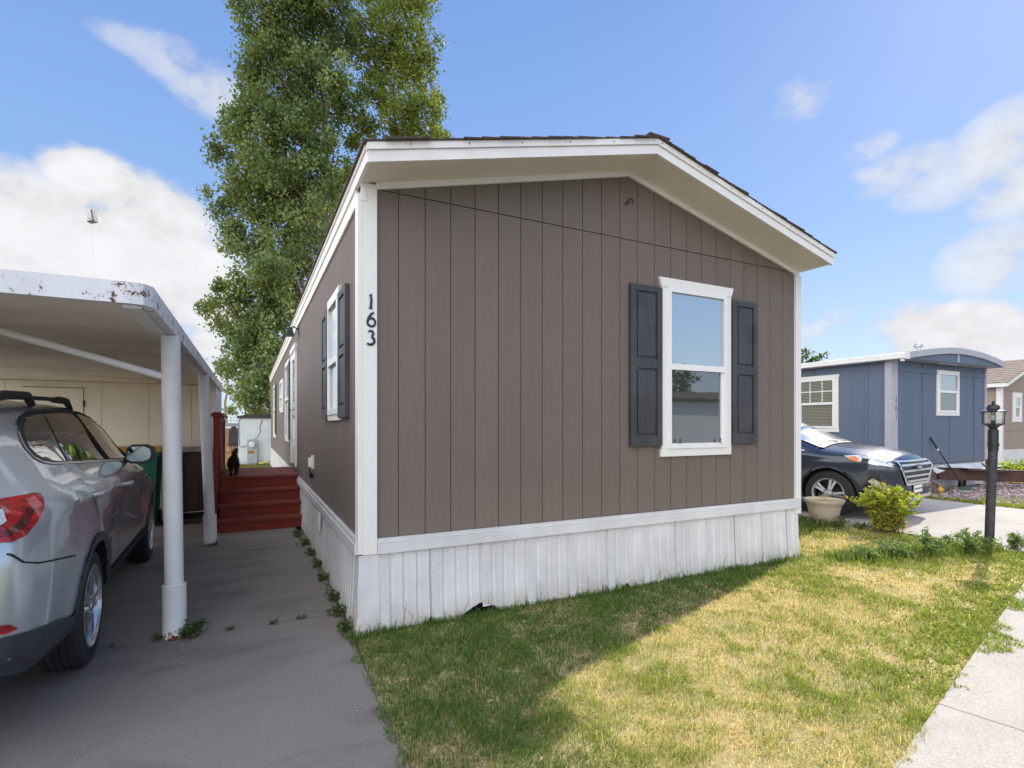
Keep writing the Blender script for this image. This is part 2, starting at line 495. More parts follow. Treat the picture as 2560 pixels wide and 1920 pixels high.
SUN_EL = math.radians(37.0)
SUN_AZ = math.atan2(0.295, 0.955)            # angle from +X towards +Y
sd = Vector((math.cos(SUN_EL) * math.cos(SUN_AZ), math.cos(SUN_EL) * math.sin(SUN_AZ), math.sin(SUN_EL)))
sl = bpy.data.lights.new('sun', 'SUN'); sl.energy = 5.0; sl.angle = math.radians(0.53); sl.color = (1.0, 0.93, 0.82)
so = bpy.data.objects.new('sun', sl); C.objects.link(so)
so.rotation_euler = sd.to_track_quat('Z', 'Y').to_euler(); so.location = (12, 6, 14)

# every cloud of the afternoon sky: direction of its middle, two axes across it, half widths in radians, weight
CLOUDS = [
    ((-0.238, 0.940, 0.245), (0.961, 0.191, 0.201), (0.060, -0.238, 0.969), 0.170, 0.116, 1.20),
    ((-0.150, 0.960, 0.236), (0.980, 0.113, 0.162), (0.036, -0.233, 0.972), 0.173, 0.106, 1.20),
    ((-0.273, 0.924, 0.266), (0.949, 0.213, 0.233), (0.075, -0.256, 0.964), 0.091, 0.082, 1.00),
    ((-0.190, 0.922, 0.338), (0.964, 0.109, 0.243), (0.068, -0.332, 0.941), 0.073, 0.057, 1.10),
    ((-0.060, 0.978, 0.201), (0.993, 0.038, 0.113), (0.012, -0.200, 0.980), 0.089, 0.065, 1.00),
    ((-0.124, 0.944, 0.305), (0.979, 0.067, 0.193), (0.040, -0.303, 0.952), 0.093, 0.078, 1.00),
    ((-0.086, 0.860, 0.503), (0.963, -0.057, 0.262), (0.050, -0.500, 0.865), 0.065, 0.038, 0.36),
    ((-0.053, 0.872, 0.487), (0.969, -0.073, 0.238), (0.030, -0.486, 0.874), 0.062, 0.046, 0.42),
    ((-0.117, 0.852, 0.510), (0.958, -0.038, 0.284), (0.070, -0.505, 0.860), 0.074, 0.024, 0.28),
    ((0.872, 0.328, 0.362), (0.441, -0.847, -0.296), (-0.339, -0.127, 0.932), 0.058, 0.061, 0.55),
    ((0.864, 0.370, 0.342), (0.465, -0.846, -0.261), (-0.314, -0.134, 0.940), 0.080, 0.047, 0.38),
    ((0.900, 0.306, 0.310), (0.393, -0.876, -0.278), (-0.294, -0.100, 0.951), 0.063, 0.050, 0.55),
    ((0.724, 0.497, 0.478), (0.647, -0.728, -0.224), (-0.394, -0.270, 0.878), 0.054, 0.041, 0.36),
    ((0.834, 0.417, 0.362), (0.517, -0.821, -0.243), (-0.324, -0.162, 0.932), 0.078, 0.036, 0.40),
    ((0.802, 0.443, 0.400), (0.559, -0.793, -0.242), (-0.350, -0.193, 0.917), 0.039, 0.024, 0.30),
    ((0.914, 0.339, 0.225), (0.384, -0.901, -0.201), (-0.211, -0.078, 0.974), 0.079, 0.061, 0.50),
    ((0.911, 0.390, 0.132), (0.405, -0.908, -0.110), (-0.122, -0.052, 0.991), 0.095, 0.053, 1.20),
    ((0.938, 0.333, 0.097), (0.341, -0.935, -0.092), (-0.091, -0.032, 0.995), 0.061, 0.044, 0.80),
    ((0.886, 0.437, 0.155), (0.456, -0.883, -0.115), (-0.139, -0.069, 0.988), 0.069, 0.041, 0.70),
    ((0.838, 0.519, 0.169), (0.539, -0.836, -0.102), (-0.144, -0.089, 0.986), 0.090, 0.036, 0.40),
    ((-0.061, 0.990, 0.131), (0.996, 0.051, 0.075), (0.008, -0.131, 0.991), 0.034, 0.034, 0.80),
    ((-0.041, 0.995, 0.091), (0.998, 0.037, 0.050), (0.004, -0.091, 0.996), 0.034, 0.031, 0.70),
]
world = bpy.data.worlds.new('World'); scene.world = world; world.use_nodes = True
wt = NT(world.node_tree); wt.n.clear()
wo = wt.n.new('ShaderNodeOutputWorld')
bg = wt.n.new('ShaderNodeBackground'); bg.inputs['Strength'].default_value = 0.14
sky = wt.n.new('ShaderNodeTexSky'); sky.sky_type = 'NISHITA'; sky.sun_disc = False
sky.sun_elevation = SUN_EL; sky.sun_rotation = PI / 2 - SUN_AZ
sky.air_density = 1.0; sky.dust_density = 0.6; sky.ozone_density = 1.6
tcw = wt.n.new('ShaderNodeTexCoord'); D = tcw.outputs['Generated']
sepw = wt.n.new('ShaderNodeSeparateXYZ'); wt.l.new(D, sepw.inputs[0])
total = None
for c0, ua, ub, sa, sb, w in CLOUDS:
    a = wt.math('DIVIDE', wt.vmath('DOT_PRODUCT', D, ua).outputs['Value'], sa)
    b = wt.math('DIVIDE', wt.vmath('DOT_PRODUCT', D, ub).outputs['Value'], sb)
    front = wt.math('GREATER_THAN', wt.vmath('DOT_PRODUCT', D, c0).outputs['Value'], 0.2)
    e = wt.math('SUBTRACT', 1.0, wt.math('ADD', wt.math('MULTIPLY', a, a), wt.math('MULTIPLY', b, b)))
    e = wt.math('MULTIPLY', wt.math('MAXIMUM', e, 0.0), front)
    e = wt.math('MULTIPLY', wt.math('POWER', e, 0.9), w)
    total = e if total is None else wt.math('MAXIMUM', total, e)
# unseen bright cloud bank added behind the camera to fill the shade
back = wt.vmath('DOT_PRODUCT', D, (-0.88, -0.40, 0.26)).outputs['Value']
bk = wt.math('DIVIDE', wt.math('SUBTRACT', back, 0.12), 0.5, clamp=True)
total = wt.math('MAXIMUM', total, wt.math('MULTIPLY', bk, 0.95))
mp = wt.node('ShaderNodeMapping'); mp.inputs['Scale'].default_value = (1, 1, 1.5); wt.l.new(D, mp.inputs['Vector'])
fb = noise_tex(wt, mp.outputs[0], 6.5, 8, 0.60, 0.0)
fb2 = noise_tex(wt, mp.outputs[0], 14.0, 3, 0.6)
dens = wt.math('ADD', total, wt.math('ADD', wt.math('MULTIPLY', wt.math('SUBTRACT', fb, 0.5), 3.0), wt.math('MULTIPLY', wt.math('SUBTRACT', fb2, 0.5), 1.3)))
mask = wt.math('MULTIPLY', wt.math('DIVIDE', wt.math('SUBTRACT', dens, 0.0), 0.5, clamp=True), wt.math('DIVIDE', total, 0.15, clamp=True))
mask = wt.math('MULTIPLY', mask, wt.math('DIVIDE', wt.math('ADD', total, 0.15), 0.8, clamp=True))
# sky blue, paler towards the horizon
skyc = wt.mix(1.0, sky.outputs[0], (1.02, 1.0, 1.12, 1), 'MULTIPLY')
hz = wt.math('DIVIDE', sepw.outputs['Z'], 0.62, clamp=True)
base = wt.ramp(hz, [(0.0, (5.4, 6.5, 7.3, 1)), (0.25, (3.5, 5.1, 7.2, 1)), (0.55, (2.25, 3.8, 6.8, 1)), (1.0, (1.55, 2.85, 6.0, 1))])
skyc = wt.mix(0.86, skyc, base)
shade = wt.math('MULTIPLY_ADD', fb2, 1.6, wt.math('MULTIPLY_ADD', wt.math('MULTIPLY', dens, 1.0, clamp=True), 1.3, 4.35))
cl = wt.n.new('ShaderNodeCombineColor')
wt.l.new(shade, cl.inputs[0]); wt.l.new(wt.math('MULTIPLY', shade, 1.0), cl.inputs[1]); wt.l.new(wt.math('MULTIPLY', shade, 1.03), cl.inputs[2])
boost = wt.math('MULTIPLY_ADD', bk, 1.7, 1.0)
clc = wt.vmath('SCALE', cl.outputs[0]); wt.l.new(boost, clc.inputs['Scale'])
skyf = wt.mix(mask, skyc, clc.outputs[0])
wt.l.new(skyf, bg.inputs['Color']); wt.l.new(bg.outputs[0], wo.inputs[0])

scene.view_settings.view_transform = 'Standard'; scene.view_settings.look = 'None'
scene.view_settings.exposure = 0.0; scene.view_settings.gamma = 1.0
scene.cycles.max_bounces = 8; scene.cycles.diffuse_bounces = 6; scene.cycles.transparent_max_bounces = 12
scene.cycles.use_denoising = True
world.cycles.sampling_method = 'MANUAL'; world.cycles.sample_map_resolution = 256
scene.cycles.caustics_reflective = False; scene.cycles.caustics_refractive = False

# ------------------------------------------------------------------ ground
def sheet(name, pts, z, mat, label=None):
    b = MB(); vs = [b.bm.verts.new((x, y, z)) for x, y in pts]; b.bm.faces.new(vs)
    o = b.build(name, mat); tag(o, kind='structure'); return o
def slab(name, polys, z0, z1, mat, bevel=0.008):
    b = MB()
    for pts in polys: b.prism(pts, lambda p, q, d: (p, q, d), z0, z1)
    o = b.build(name, mat, bevel=bevel, seg=2); tag(o, kind='structure'); return o
M['ground'] = pmat('far_ground', (0.30, 0.27, 0.22), 0.95, 0.25, 0.6, 0.01, 20, big=(0.15, (0.16, 0.17, 0.07, 1), 0.7))
M['soil'] = pmat('lawn_soil', (0.52, 0.41, 0.23), 0.95, 0.35, 30, 0.01, 90, big=(1.6, (0.26, 0.26, 0.08, 1), 0.85))
M['asphalt'] = concrete_mat('asphalt', (0.07, 0.07, 0.072), stain=(0.05, 0.05, 0.05, 1))
sheet('ground', [(-300, -300), (300, -300), (300, 300), (-300, 300)], -0.05, M['ground'])
WL = lambda x: -2.42 + 0.238 * (x - 2.26)     # back edge of the sidewalk
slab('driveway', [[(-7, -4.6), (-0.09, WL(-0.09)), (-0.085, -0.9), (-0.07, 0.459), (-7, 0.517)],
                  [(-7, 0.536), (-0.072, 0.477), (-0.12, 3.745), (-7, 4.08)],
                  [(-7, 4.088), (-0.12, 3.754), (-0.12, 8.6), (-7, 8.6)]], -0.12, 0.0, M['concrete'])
LAWN = [(-0.085, WL(-0.09)), (7.26, WL(7.26)), (7.26, 9), (4.78, 9), (4.78, 0.02), (-0.05, 0.02), (-0.085, -0.9)]
sheet('lawn', LAWN, -0.006, M['soil'])
sheet('back_yard', [(-7, 8.6), (-0.03, 8.6), (-0.03, 40), (-7, 40)], -0.008, M['soil'])
# sidewalk slabs with open joints, running at a slight angle to the house
wd = Vector((0.973, 0.231, 0)); wn = Vector((0.231, -0.973, 0))
w0 = Vector((2.55, WL(2.55), 0))
polys = []
k0 = -3
for i in range(-3, 12):
    a = i * 1.42 + 0.006; b_ = (i + 1) * 1.42 - 0.006
    polys.append([tuple((w0 + wd * s + wn * o_)[:2]) for s, o_ in ((a, 0.0), (b_, 0.0), (b_, 1.25), (a, 1.25))])
slab('sidewalk', polys, -0.12, 0.004, M['concrete_lt'])
sheet('sidewalk_bed', [tuple((w0 + wd * s + wn * o_)[:2]) for s, o_ in ((-5, 0.02), (16, 0.02), (16, 1.2), (-5, 1.2))], -0.03, M['dark'])
slab('kerb', [[tuple((w0 + wd * s + wn * o_)[:2]) for s, o_ in ((-8, 1.27), (20, 1.27), (20, 1.5), (-8, 1.5))]], -0.16, 0.0, M['concrete_lt'])
sheet('road', [tuple((w0 + wd * s + wn * o_)[:2]) for s, o_ in ((-60, 1.51), (80, 1.51), (80, 9), (-60, 9))], -0.045, M['asphalt'])
slab('driveway', [[(7.30, WL(7.30) + 0.02), (11.42, WL(11.42) + 0.02), (11.42, 3.95), (7.30, 3.95)], [(7.30, 3.962), (11.40, 3.962), (11.40, 14), (7.30, 14)]], -0.12, 0.0, M['concrete_lt'])
sheet('gravel_bed', [(11.45, WL(11.45)), (17.0, WL(17.0)), (17.0, 9), (11.45, 9)], -0.004, pmat('gravel_soil', (0.30, 0.25, 0.245), 0.95, 0.4, 30, 0.02, 60))
slab('driveway', [[(17.6, WL(17.6)), (21.8, WL(21.8)), (21.8, 14), (17.6, 14)]], -0.12, -0.001, M['concrete_lt'])

# ------------------------------------------------------------------ brown mobile home
home = thing('mobile_home', 'brown mobile home with white skirting, dark shutters and number 163 on the corner', 'mobile home', (0, 0, 0))
RX, RZ0, RZ1, HW, HL = 2.395, 3.195, 3.805, 4.79, 18.3
gz = lambda x: RZ0 + (RZ1 - RZ0) * (1 - abs(x - RX) / RX)      # soffit height at x
GR = [0.0654 + 0.2032 * i for i in range(24)]                   # grooves of the front wall
b = MB()
b.prism([(0.012, 0.45), (HW - 0.012, 0.45), (HW - 0.012, 3.16), (RX, 3.77), (0.012, 3.16)], lambda p, q, d: (p, d, q), 0.013, HL)
g = 0.0035
edges = [0.0] + GR + [HW]
for xa, xb in zip(edges[:-1], edges[1:]):
    xa += g; xb -= g
    if xb - xa < 0.01: continue
    b.box(xa, xb, 0.0, 0.0125, 0.5, 3.176)
    top = [(xa, 3.184), (xb, 3.184)]
    za, zb = gz(xa) + 0.02, gz(xb) + 0.02
    if zb > 3.2 or za > 3.2:
        pts = [(xa, 3.184), (xb, 3.184), (xb, max(zb, 3.19))]
        if xa < RX < xb: pts.append((RX, RZ1 + 0.02))
        pts.append((xa, max(za, 3.19)))
        b.prism(pts, lambda p, q, d: (p, d, q), 0.0, 0.0125)
y = 0.0
i = 0
while y < HL - 0.01:
    y1 = min(y + 0.2032, HL)
    b.box(0.0, 0.0125, y + g, y1 - g, 0.5, 3.17)
    b.box(HW - 0.0125, HW, y + g, y1 - g, 0.5, 3.17)
    y = y1
wall = b.build('wall', M['siding'], home)
# nail heads along the battens' edges
b = MB(); r8 = random.Random(8)
for gx in GR[:-1]:
    for z in [0.72 + 0.41 * k for k in range(7)]:
        if 2.38 < gx < 4.12 and 1.15 < z < 2.9: continue
        if r8.random() < 0.35: continue
        x_, z_ = gx + 0.016 + r8.uniform(-.004, .004), z + r8.uniform(-.03, .03)
        vs = [b.bm.verts.new((x_ + .0032 * math.cos(a), -0.0008, z_ + .0032 * math.sin(a))) for a in (0, 1.05, 2.1, 3.14, 4.19, 5.24)]
        b.bm.faces.new(vs)
nl = b.build('nail_heads', pmat('painted_nail', (0.10, 0.082, 0.07), 0.5), home); nl['kind'] = 'stuff'
# corner posts
b = MB()
b.box(0.004, 0.108, -0.024, -0.001, 0.553, 3.2); b.box(-0.026, 0.003, -0.024, 0.085, 0.56, 3.12)
b.box(-0.008, 0.034, -0.029, -0.0245, 3.07, 3.21)
b.build('corner_post', M['trim'], home, bevel=0.003)
b = MB()
b.box(HW - 0.06, HW + 0.004, -0.024, -0.001, 0.49, 3.2); b.box(HW + 0.005, HW + 0.03, -0.024, 0.09, 0.49, 3.15)
b.build('corner_post', M['trim'], home, bevel=0.003)
# frieze, soffit, fascia
def slope_band(b, z0, z1, y0, y1, xl=0.0, xr=HW, add=0.0):
    """a band parallel to the rake: z offsets from the soffit line"""
    zz = lambda x: RZ0 + (RZ1 - RZ0) * (1 - abs(x - RX) / RX)
    for xa, xb in ((xl, RX - 0.0008), (RX + 0.0008, xr)):
        pts = [(xa, zz(xa) + z0), (xb, zz(xb) + z0), (xb, zz(xb) + z1), (xa, zz(xa) + z1)]
        b.prism(pts, lambda p, q, d: (p, d, q), y0, y1)
    return b
OV = 0.36
slope_band(MB(), -0.05, -0.002, -0.022, -0.001, 0.10, HW - 0.055).build('frieze_board', M['trim'], home, bevel=0.002)
slope_band(MB(), 0.0, 0.014, -OV, 0.0, -0.02, HW + 0.02).build('soffit', M['soffit'], home)
slope_band(MB(), -0.012, 0.062, -OV - 0.022, -OV, -0.028, HW + 0.03).build('fascia', M['white'], home, bevel=0.002)
slope_band(MB(), 0.065, 0.112, -OV - 0.036, -OV + 0.001, -0.035, HW + 0.045).build('drip_board', M['trim'], home, bevel=0.002)
M['nail'] = pmat('rusty_nail', (0.25, 0.2, 0.17), 0.6)
for s in range(2):
    for k in range(6):
        x = 0.25 + k * 0.42 if s == 0 else HW - 0.25 - k * 0.42
        b = MB(); b.tube([(x, -OV - 0.036, gz(x) + 0.09), (x, -OV - 0.040, gz(x) + 0.09)], 0.006, 8); b.build('nail', M['nail'], home)
# eaves along the two long sides
b = MB()
for sx, x0 in ((-1, 0.0), (1, HW)):
    xa, xb = sorted((x0 + sx * 0.002, x0 + sx * 0.018)); b.box(xa, xb, 0.086 if sx < 0 else 0.09, HL, 3.075, 3.185)
    xa, xb = sorted((x0 + sx * 0.004, x0 + sx * 0.03)); b.box(xa, xb, -OV + 0.002, HL + 0.1, 3.187, 3.265)
    xa, xb = sorted((x0 + sx * 0.006, x0 + sx * 0.042)); b.box(xa, xb, -OV + 0.003, HL + 0.1, 3.268, 3.302)
b.build('eave_board', M['trim'], home, bevel=0.002)
# shingled roof in overlapping courses
b = MB()
sl_len = math.hypot(RX + 0.07, RZ1 - RZ0)
ncr = 18
r5 = random.Random(5)
for s in (-1, 1):
    xe = -0.06 if s < 0 else HW + 0.06
    for k in range(ncr):
        f0, f1 = k / ncr, (k + 1) / ncr + 0.012
        xa = xe + (RX - xe) * f0; xb = xe + (RX - xe) * min(f1, 1.0)
        zr = lambda x: gz(x) + 0.114
        y = -OV - 0.055 + r5.uniform(-0.012, 0.012)
        first = True
        while y < HL + 0.1:
            L = r5.uniform(0.7, 1.0) if y < 2 else 4.0
            j = r5.uniform(0, 0.004)
            ys = y + (r5.uniform(-0.01, 0.01) if first else 0.0); first = False
            ye = min(y + L, HL + 0.1)
            za, zb = zr(xa), zr(xb)
            vs = [b.bm.verts.new(c) for c in ((xa, ys, za), (xa, ye, za), (xa, ye, za + 0.013 + j), (xa, ys, za + 0.013 + j), (xb, ys, zb - 0.001), (xb, ye, zb - 0.001), (xb, ye, zb + 0.006), (xb, ys, zb + 0.006))]
            for f in ((0, 1, 2, 3), (4, 5, 6, 7), (0, 4, 5, 1), (3, 2, 6, 7), (0, 3, 7, 4), (1, 5, 6, 2)): b.bm.faces.new([vs[q] for q in f])
            y = ye + 0.004
b.box(RX - 0.11, RX + 0.11, -OV - 0.06, HL + 0.1, RZ1 + 0.112, RZ1 + 0.128)
b.build('roof', M['shingle'], home)

# skirting: ribbed white vinyl, flared a little at the foot, torn in places
def skirt_strip(b, along, fixed, s0, s1, sgn, pitch, ph, zt, vents, nz=5, tears=()):
    """rib profile along s; along='x' or 'y'"""
    ss = []
    s = s0
    pts = []
    while s < s1:
        pts.append((s, 0.0))
        for ds, off in ((0.030, 0.003), (0.038, -0.010), (0.056, -0.010), (0.066, 0.002)):
            if s + ds < s1: pts.append((s + ds, off))
        s += pitch
    pts.append((s1, 0.0))
    zs = [0, 0.05, 0.15, 0.3, 0.45, 1.0]
    cols = []
    for s, off in pts:
        col = []
        zb = -0.005
        for tc, tw, th in tears: zb = max(zb, th * max(0, 1 - abs(s - tc) / tw) ** 0.7 + (0.012 * math.sin(s * 190) if abs(s - tc) < tw else 0))
        for q in zs:
            z = zb + (zt - zb) * q
            fl = 0.028 * (1 - q) ** 2 + 0.005 * math.sin(s * 3.1 + q * 2) * (1 - q)
            o_ = fixed + sgn * (0.012 + off + fl)
            col.append(b.bm.verts.new((s, o_, z) if along == 'x' else (o_, s, z)))
        cols.append(col)
    for a, c in zip(cols[:-1], cols[1:]):
        for k in range(len(zs) - 1): b.bm.faces.new((a[k], c[k], c[k + 1], a[k + 1]))
b = MB()
skirt_strip(b, 'x', 0.0, 0.06, HW - 0.01, -1, 0.1016, 0, 0.565, None, tears=((0.92, 0.16, 0.085), (0.5, 0.02, 0.05), (2.35, 0.025, 0.04), (3.05, 0.03, 0.045), (4.45, 0.03, 0.03)))
skirt_strip(b, 'y', 0.0, 0.03, HL, -1, 0.1016, 0, 0.575, None)
skirt_strip(b, 'y', HW, 0.03, HL, 1, 0.1016, 0, 0.575, None)
# corner sheet bent round the near corner, dented
N = 10
prev = None
for i in range(N + 1):
    t_ = i / N
    if t_ < 0.5: px, py = -0.013, 0.09 - 0.18 * t_ * 1.14
    else: px, py = -0.013 + (t_ - 0.5) * 0.28, -0.013
    col = []
    for q in (0, 0.12, 0.25, 0.4, 0.55, 0.75, 1.0):
        fl = 0.03 * (1 - q) ** 1.5
        dent = 0.016 * math.exp(-((q - 0.3) / 0.12) ** 2 - ((t_ - 0.55) / 0.18) ** 2) - 0.008 * math.exp(-((q - 0.5) / 0.08) ** 2 - ((t_ - 0.4) / 0.2) ** 2)
        col.append(b.bm.verts.new((px - (fl if t_ < 0.6 else 0) * 1.0 - 0.004 + dent, py - (fl if t_ > 0.4 else 0) - 0.004 + dent, -0.006 + 0.556 * q)))
    if prev:
        for k in range(6): b.bm.faces.new((prev[k], col[k], col[k + 1], prev[k + 1]))
    prev = col
skirt = b.build('skirting', M['vinyl'], home, smooth=True, angle=25)
b = MB(); b.box(0.05, HW - 0.05, 0.06, 0.5, -0.03, 0.44); b.build('crawl_space', M['dark'], home)
b = MB()
b.box(0.11, HW + 0.001, -0.040, -0.012, 0.553, 0.628); b.box(0.11, HW + 0.001, -0.032, -0.0135, 0.6295, 0.662)
b.box(-0.040, -0.012, 0.03, HL, 0.548, 0.62); b.box(-0.032, -0.002, 0.034, HL, 0.6215, 0.655)
b.box(HW + 0.012, HW + 0.040, 0.1, HL, 0.55, 0.66)
b.build('skirt_rail', M['vinyl'], home, bevel=0.004)
vx = [0.165, 0.545, 0.96, 1.37, 1.775, 2.18, 2.59, 2.99, 3.40, 3.80, 4.21, 4.61]
for x in vx:
    b = MB()
    w = 0.032
    zs = [0.004, 0.06, 0.16, 0.3, 0.42, 0.553]
    cols = []
    for xx in (x - w, x + w):
        col = []
        for z in zs:
            q = z / 0.565
            fl = 0.028 * (1 - q) ** 2 + 0.005 * math.sin(xx * 3.1 + q * 2) * (1 - q)
            zz = z + (0.05 if abs(x - 0.96) < 0.05 and z < 0.02 else 0)
            col.append(b.bm.verts.new((xx, -(0.0165 + fl), zz)))
        cols.append(col)
    for k in range(5): b.bm.faces.new((cols[0][k], cols[1][k], cols[1][k + 1], cols[0][k + 1]))
    o = b.build('vent_strip', M['vent'], skirt)
b = MB(); b.box(-0.05, -0.0405, 2.05, 2.17, 0.36, 0.54); b.box(-0.055, -0.048, 2.09, 2.13, 0.40, 0.5); b.build('access_latch', M['white'], home, bevel=0.004)

# windows
def shutter(parent, fn, a0, a1, z0, z1, d=0.038):
    """two raised panels in a frame; fn(a, depth, z) puts it on the wall"""
    b = MB()
    def bx(xa, xb, da, db, za, zb):
        p, q = fn(xa, da, za), fn(xb, db, zb)
        b.box(min(p[0], q[0]), max(p[0], q[0]), min(p[1], q[1]), max(p[1], q[1]), za, zb)
    W, H = a1 - a0, z1 - z0
    st = 0.062
    bx(a0, a1, 0.001, d * 0.55, z0, z1)
    e = 0.0
    bx(a0, a0 + st, d * 0.56, d, z0, z1); bx(a1 - st, a1, d * 0.56, d, z0, z1)
    zr = [(z0, z0 + 0.10), (z0 + H * 0.485, z0 + H * 0.545), (z1 - 0.055, z1)]
    for za, zb in zr: bx(a0 + st + 0.0005, a1 - st - 0.0005, d * 0.56, d - 0.001, za, zb)
    for za, zb in ((zr[0][1], zr[1][0]), (zr[1][1], zr[2][0])):
        bx(a0 + st + 0.022, a1 - st - 0.022, d * 0.56, d * 0.86, za + 0.022, zb - 0.022)
    return b.build('shutter', M['shutter'], parent, bevel=0.006, seg=2)

def window(parent, fn, a0, a1, z0, z1, mid, panes, trim=0.08, sill=True, head=0.09, flare=0.025, ext=0.0):
    """white trim and vinyl double-hung sash; (a0..a1, z0..z1) is the sash frame"""
    def bx(b, xa, xb, da, db, za, zb):
        p, q = fn(xa, da, za), fn(xb, db, zb)
        b.box(min(p[0], q[0]), max(p[0], q[0]), min(p[1], q[1]), max(p[1], q[1]), za, zb)
    b = MB(); T = 0.022
    bx(b, a0 - trim, a0, 0.001, T, z0, z1); bx(b, a1, a1 + trim, 0.001, T, z0, z1)
    bx(b, a0 - trim - (0.01 if sill else 0), a1 + trim, 0.001, T + 0.002, z0 - trim, z0 - 0.001)
    pts = [(a0 - trim, z1 + 0.001), (a1 + trim, z1 + 0.001), (a1 + trim + flare, z1 + head), (a0 - trim - flare, z1 + head)]
    b.prism(pts, lambda p, q, d: fn(p, d, q), 0.001, T + 0.006)
    w = b.build('window', M['trim'], parent, bevel=0.003)
    b = MB(); F = 0.036
    s = 0.038
    bx(b, a0 + 0.001, a0 + s, 0.001, F, z0, z1); bx(b, a1 - s, a1 - 0.001, 0.001, F, z0, z1)
    bx(b, a0 + s, a1 - s, 0.001, F, z1 - s, z1 - 0.0005); bx(b, a0 + s, a1 - s, 0.001, F, z0, z0 + s + 0.012)
    bx(b, a0 + s, a1 - s, 0.001, F + 0.004, mid - 0.026, mid + 0.03)
    # inner sash of the lower half, a touch narrower
    bx(b, a1 - s - 0.03, a1 - s - 0.001, 0.001, F - 0.012, z0 + s + 0.013, mid - 0.027)
    bx(b, a0 + s + 0.001, a0 + s + 0.012, 0.001, F - 0.012, z0 + s + 0.013, mid - 0.027)
    b.build('window_frame', M['vinyl_frame'], w, bevel=0.003)
    b = MB(); bx(b, a0 + s + 0.001, a1 - s - 0.001, 0.001, 0.012, mid + 0.031, z1 - s - 0.001); b.build('pane', panes[0], w)
    b = MB(); bx(b, a0 + s + 0.013, a1 - s - 0.031, 0.001, 0.008, z0 + s + 0.013, mid - 0.027); b.build('pane', panes[1], w)
    return w
front = lambda a, d, z: (a, -d, z)
left = lambda a, d, z: (-d, a, z)
shutter(home, front, 2.40, 2.775, 1.283, 2.775)
shutter(home, front, 3.722, 4.09, 1.285, 2.762)
w = window(home, front, 2.855, 3.635, 1.252, 2.79, 2.035, (M['pane_hi'], M['pane_lo']), trim=0.075, head=0.09, flare=0.03)
for x in (2.99, 3.53):
    b = MB(); b.tube([(x - 0.012, -0.045, 1.30), (x, -0.048, 1.345), (x + 0.012, -0.045, 1.30)], 0.004, 6); b.build('sash_latch', M['black'], w)
shutter(home, left, 0.47, 0.86, 1.54, 2.60)
shutter(home, left, 1.60, 1.99, 1.54, 2.61)
window(home, left, 0.93, 1.54, 1.575, 2.62, 2.06, (M['pane_side'], M['pane_lo']), trim=0.055, head=0.06, flare=0.02)
window(home, left, 7.35, 8.45, 1.2, 2.72, 2.0, (M['pane_side'], M['pane_lo']), trim=0.06, head=0.06, flare=0.02)
window(home, left, 9.6, 10.7, 1.84, 2.52, 2.15, (M['pane_side'], M['pane_lo']), trim=0.06, head=0.05, flare=0.02)
window(home, left, 13.4, 14.7, 1.15, 2.66, 1.95, (M['pane_side'], M['pane_lo']), trim=0.06, head=0.06, flare=0.02)
for a in (7.02, 13.1): shutter(home, left, a, a + 0.27, 1.2, 2.7)
# white glazed front door above the deck
b = MB()
b.box(-0.035, -0.001, 5.62, 5.70, 0.78, 2.76); b.box(-0.035, -0.001, 6.62, 6.70, 0.78, 2.76); b.box(-0.045, -0.001, 5.58, 6.74, 2.761, 2.85)
b.box(-0.022, -0.001, 5.701, 5.83, 0.80, 2.75); b.box(-0.022, -0.001, 6.49, 6.619, 0.80, 2.75); b.box(-0.022, -0.001, 5.831, 6.489, 0.80, 1.12); b.box(-0.022, -0.001, 5.831, 6.489, 2.62, 2.75)
door = b.build('door', M['white'], home, bevel=0.004)
b = MB(); b.box(-0.012, -0.002, 5.832, 6.488, 1.121, 2.619); b.build('pane', M['pane_side'], door)
b = MB(); b.tube([(-0.022, 6.55, 1.75), (-0.075, 6.55, 1.75), (-0.075, 6.44, 1.75)], 0.011, 8); b.build('door_handle', M['black'], door)
# corner lamp above the door
b = MB()
b.box(-0.012, -0.001, 5.22, 5.34, 2.95, 3.07)
b.tube([(-0.012, 5.28, 3.02), (-0.08, 5.28, 3.06), (-0.13, 5.28, 3.03)], 0.012, 8)
b.prism([(-0.19, 2.90), (-0.07, 2.90), (-0.10, 3.03), (-0.16, 3.03)], lambda p, q, d: (p, d, q), 5.21, 5.35)
b.build('porch_lamp', M['black'], home, bevel=0.004)
# outlet with its plug and a small black lamp below
b = MB(); b.box(-0.03, -0.001, 3.02, 3.12, 0.94, 1.10); b.box(-0.06, -0.031, 3.05, 3.13, 0.96, 1.07); b.build('outlet_box', M['white'], home, bevel=0.005)
b = MB(); b.tube([(-0.05, 3.08, 0.955), (-0.05, 3.08, 0.90)], 0.008, 8)
b.lathe([(0.012, 0.055), (0.03, 0.045), (0.05, 0.0), (0.052, -0.012), (0.0, -0.012)], (-0.055, 3.08, 0.845), 16, Matrix.Rotation(0.5, 3, 'Y'))
b.build('garden_light', M['black'], home, smooth=True)
# hook under the gable
b = MB()
b.tube([(2.362, -0.001, 3.50), (2.37, -0.03, 3.50)] + [(2.40 + 0.03 * math.cos(a), -0.034, 3.513 + 0.03 * math.sin(a)) for a in [PI * 1.1 - k * 0.45 for k in range(9)]], 0.006, 6)
b.build('hook', M['black'], home, smooth=True)
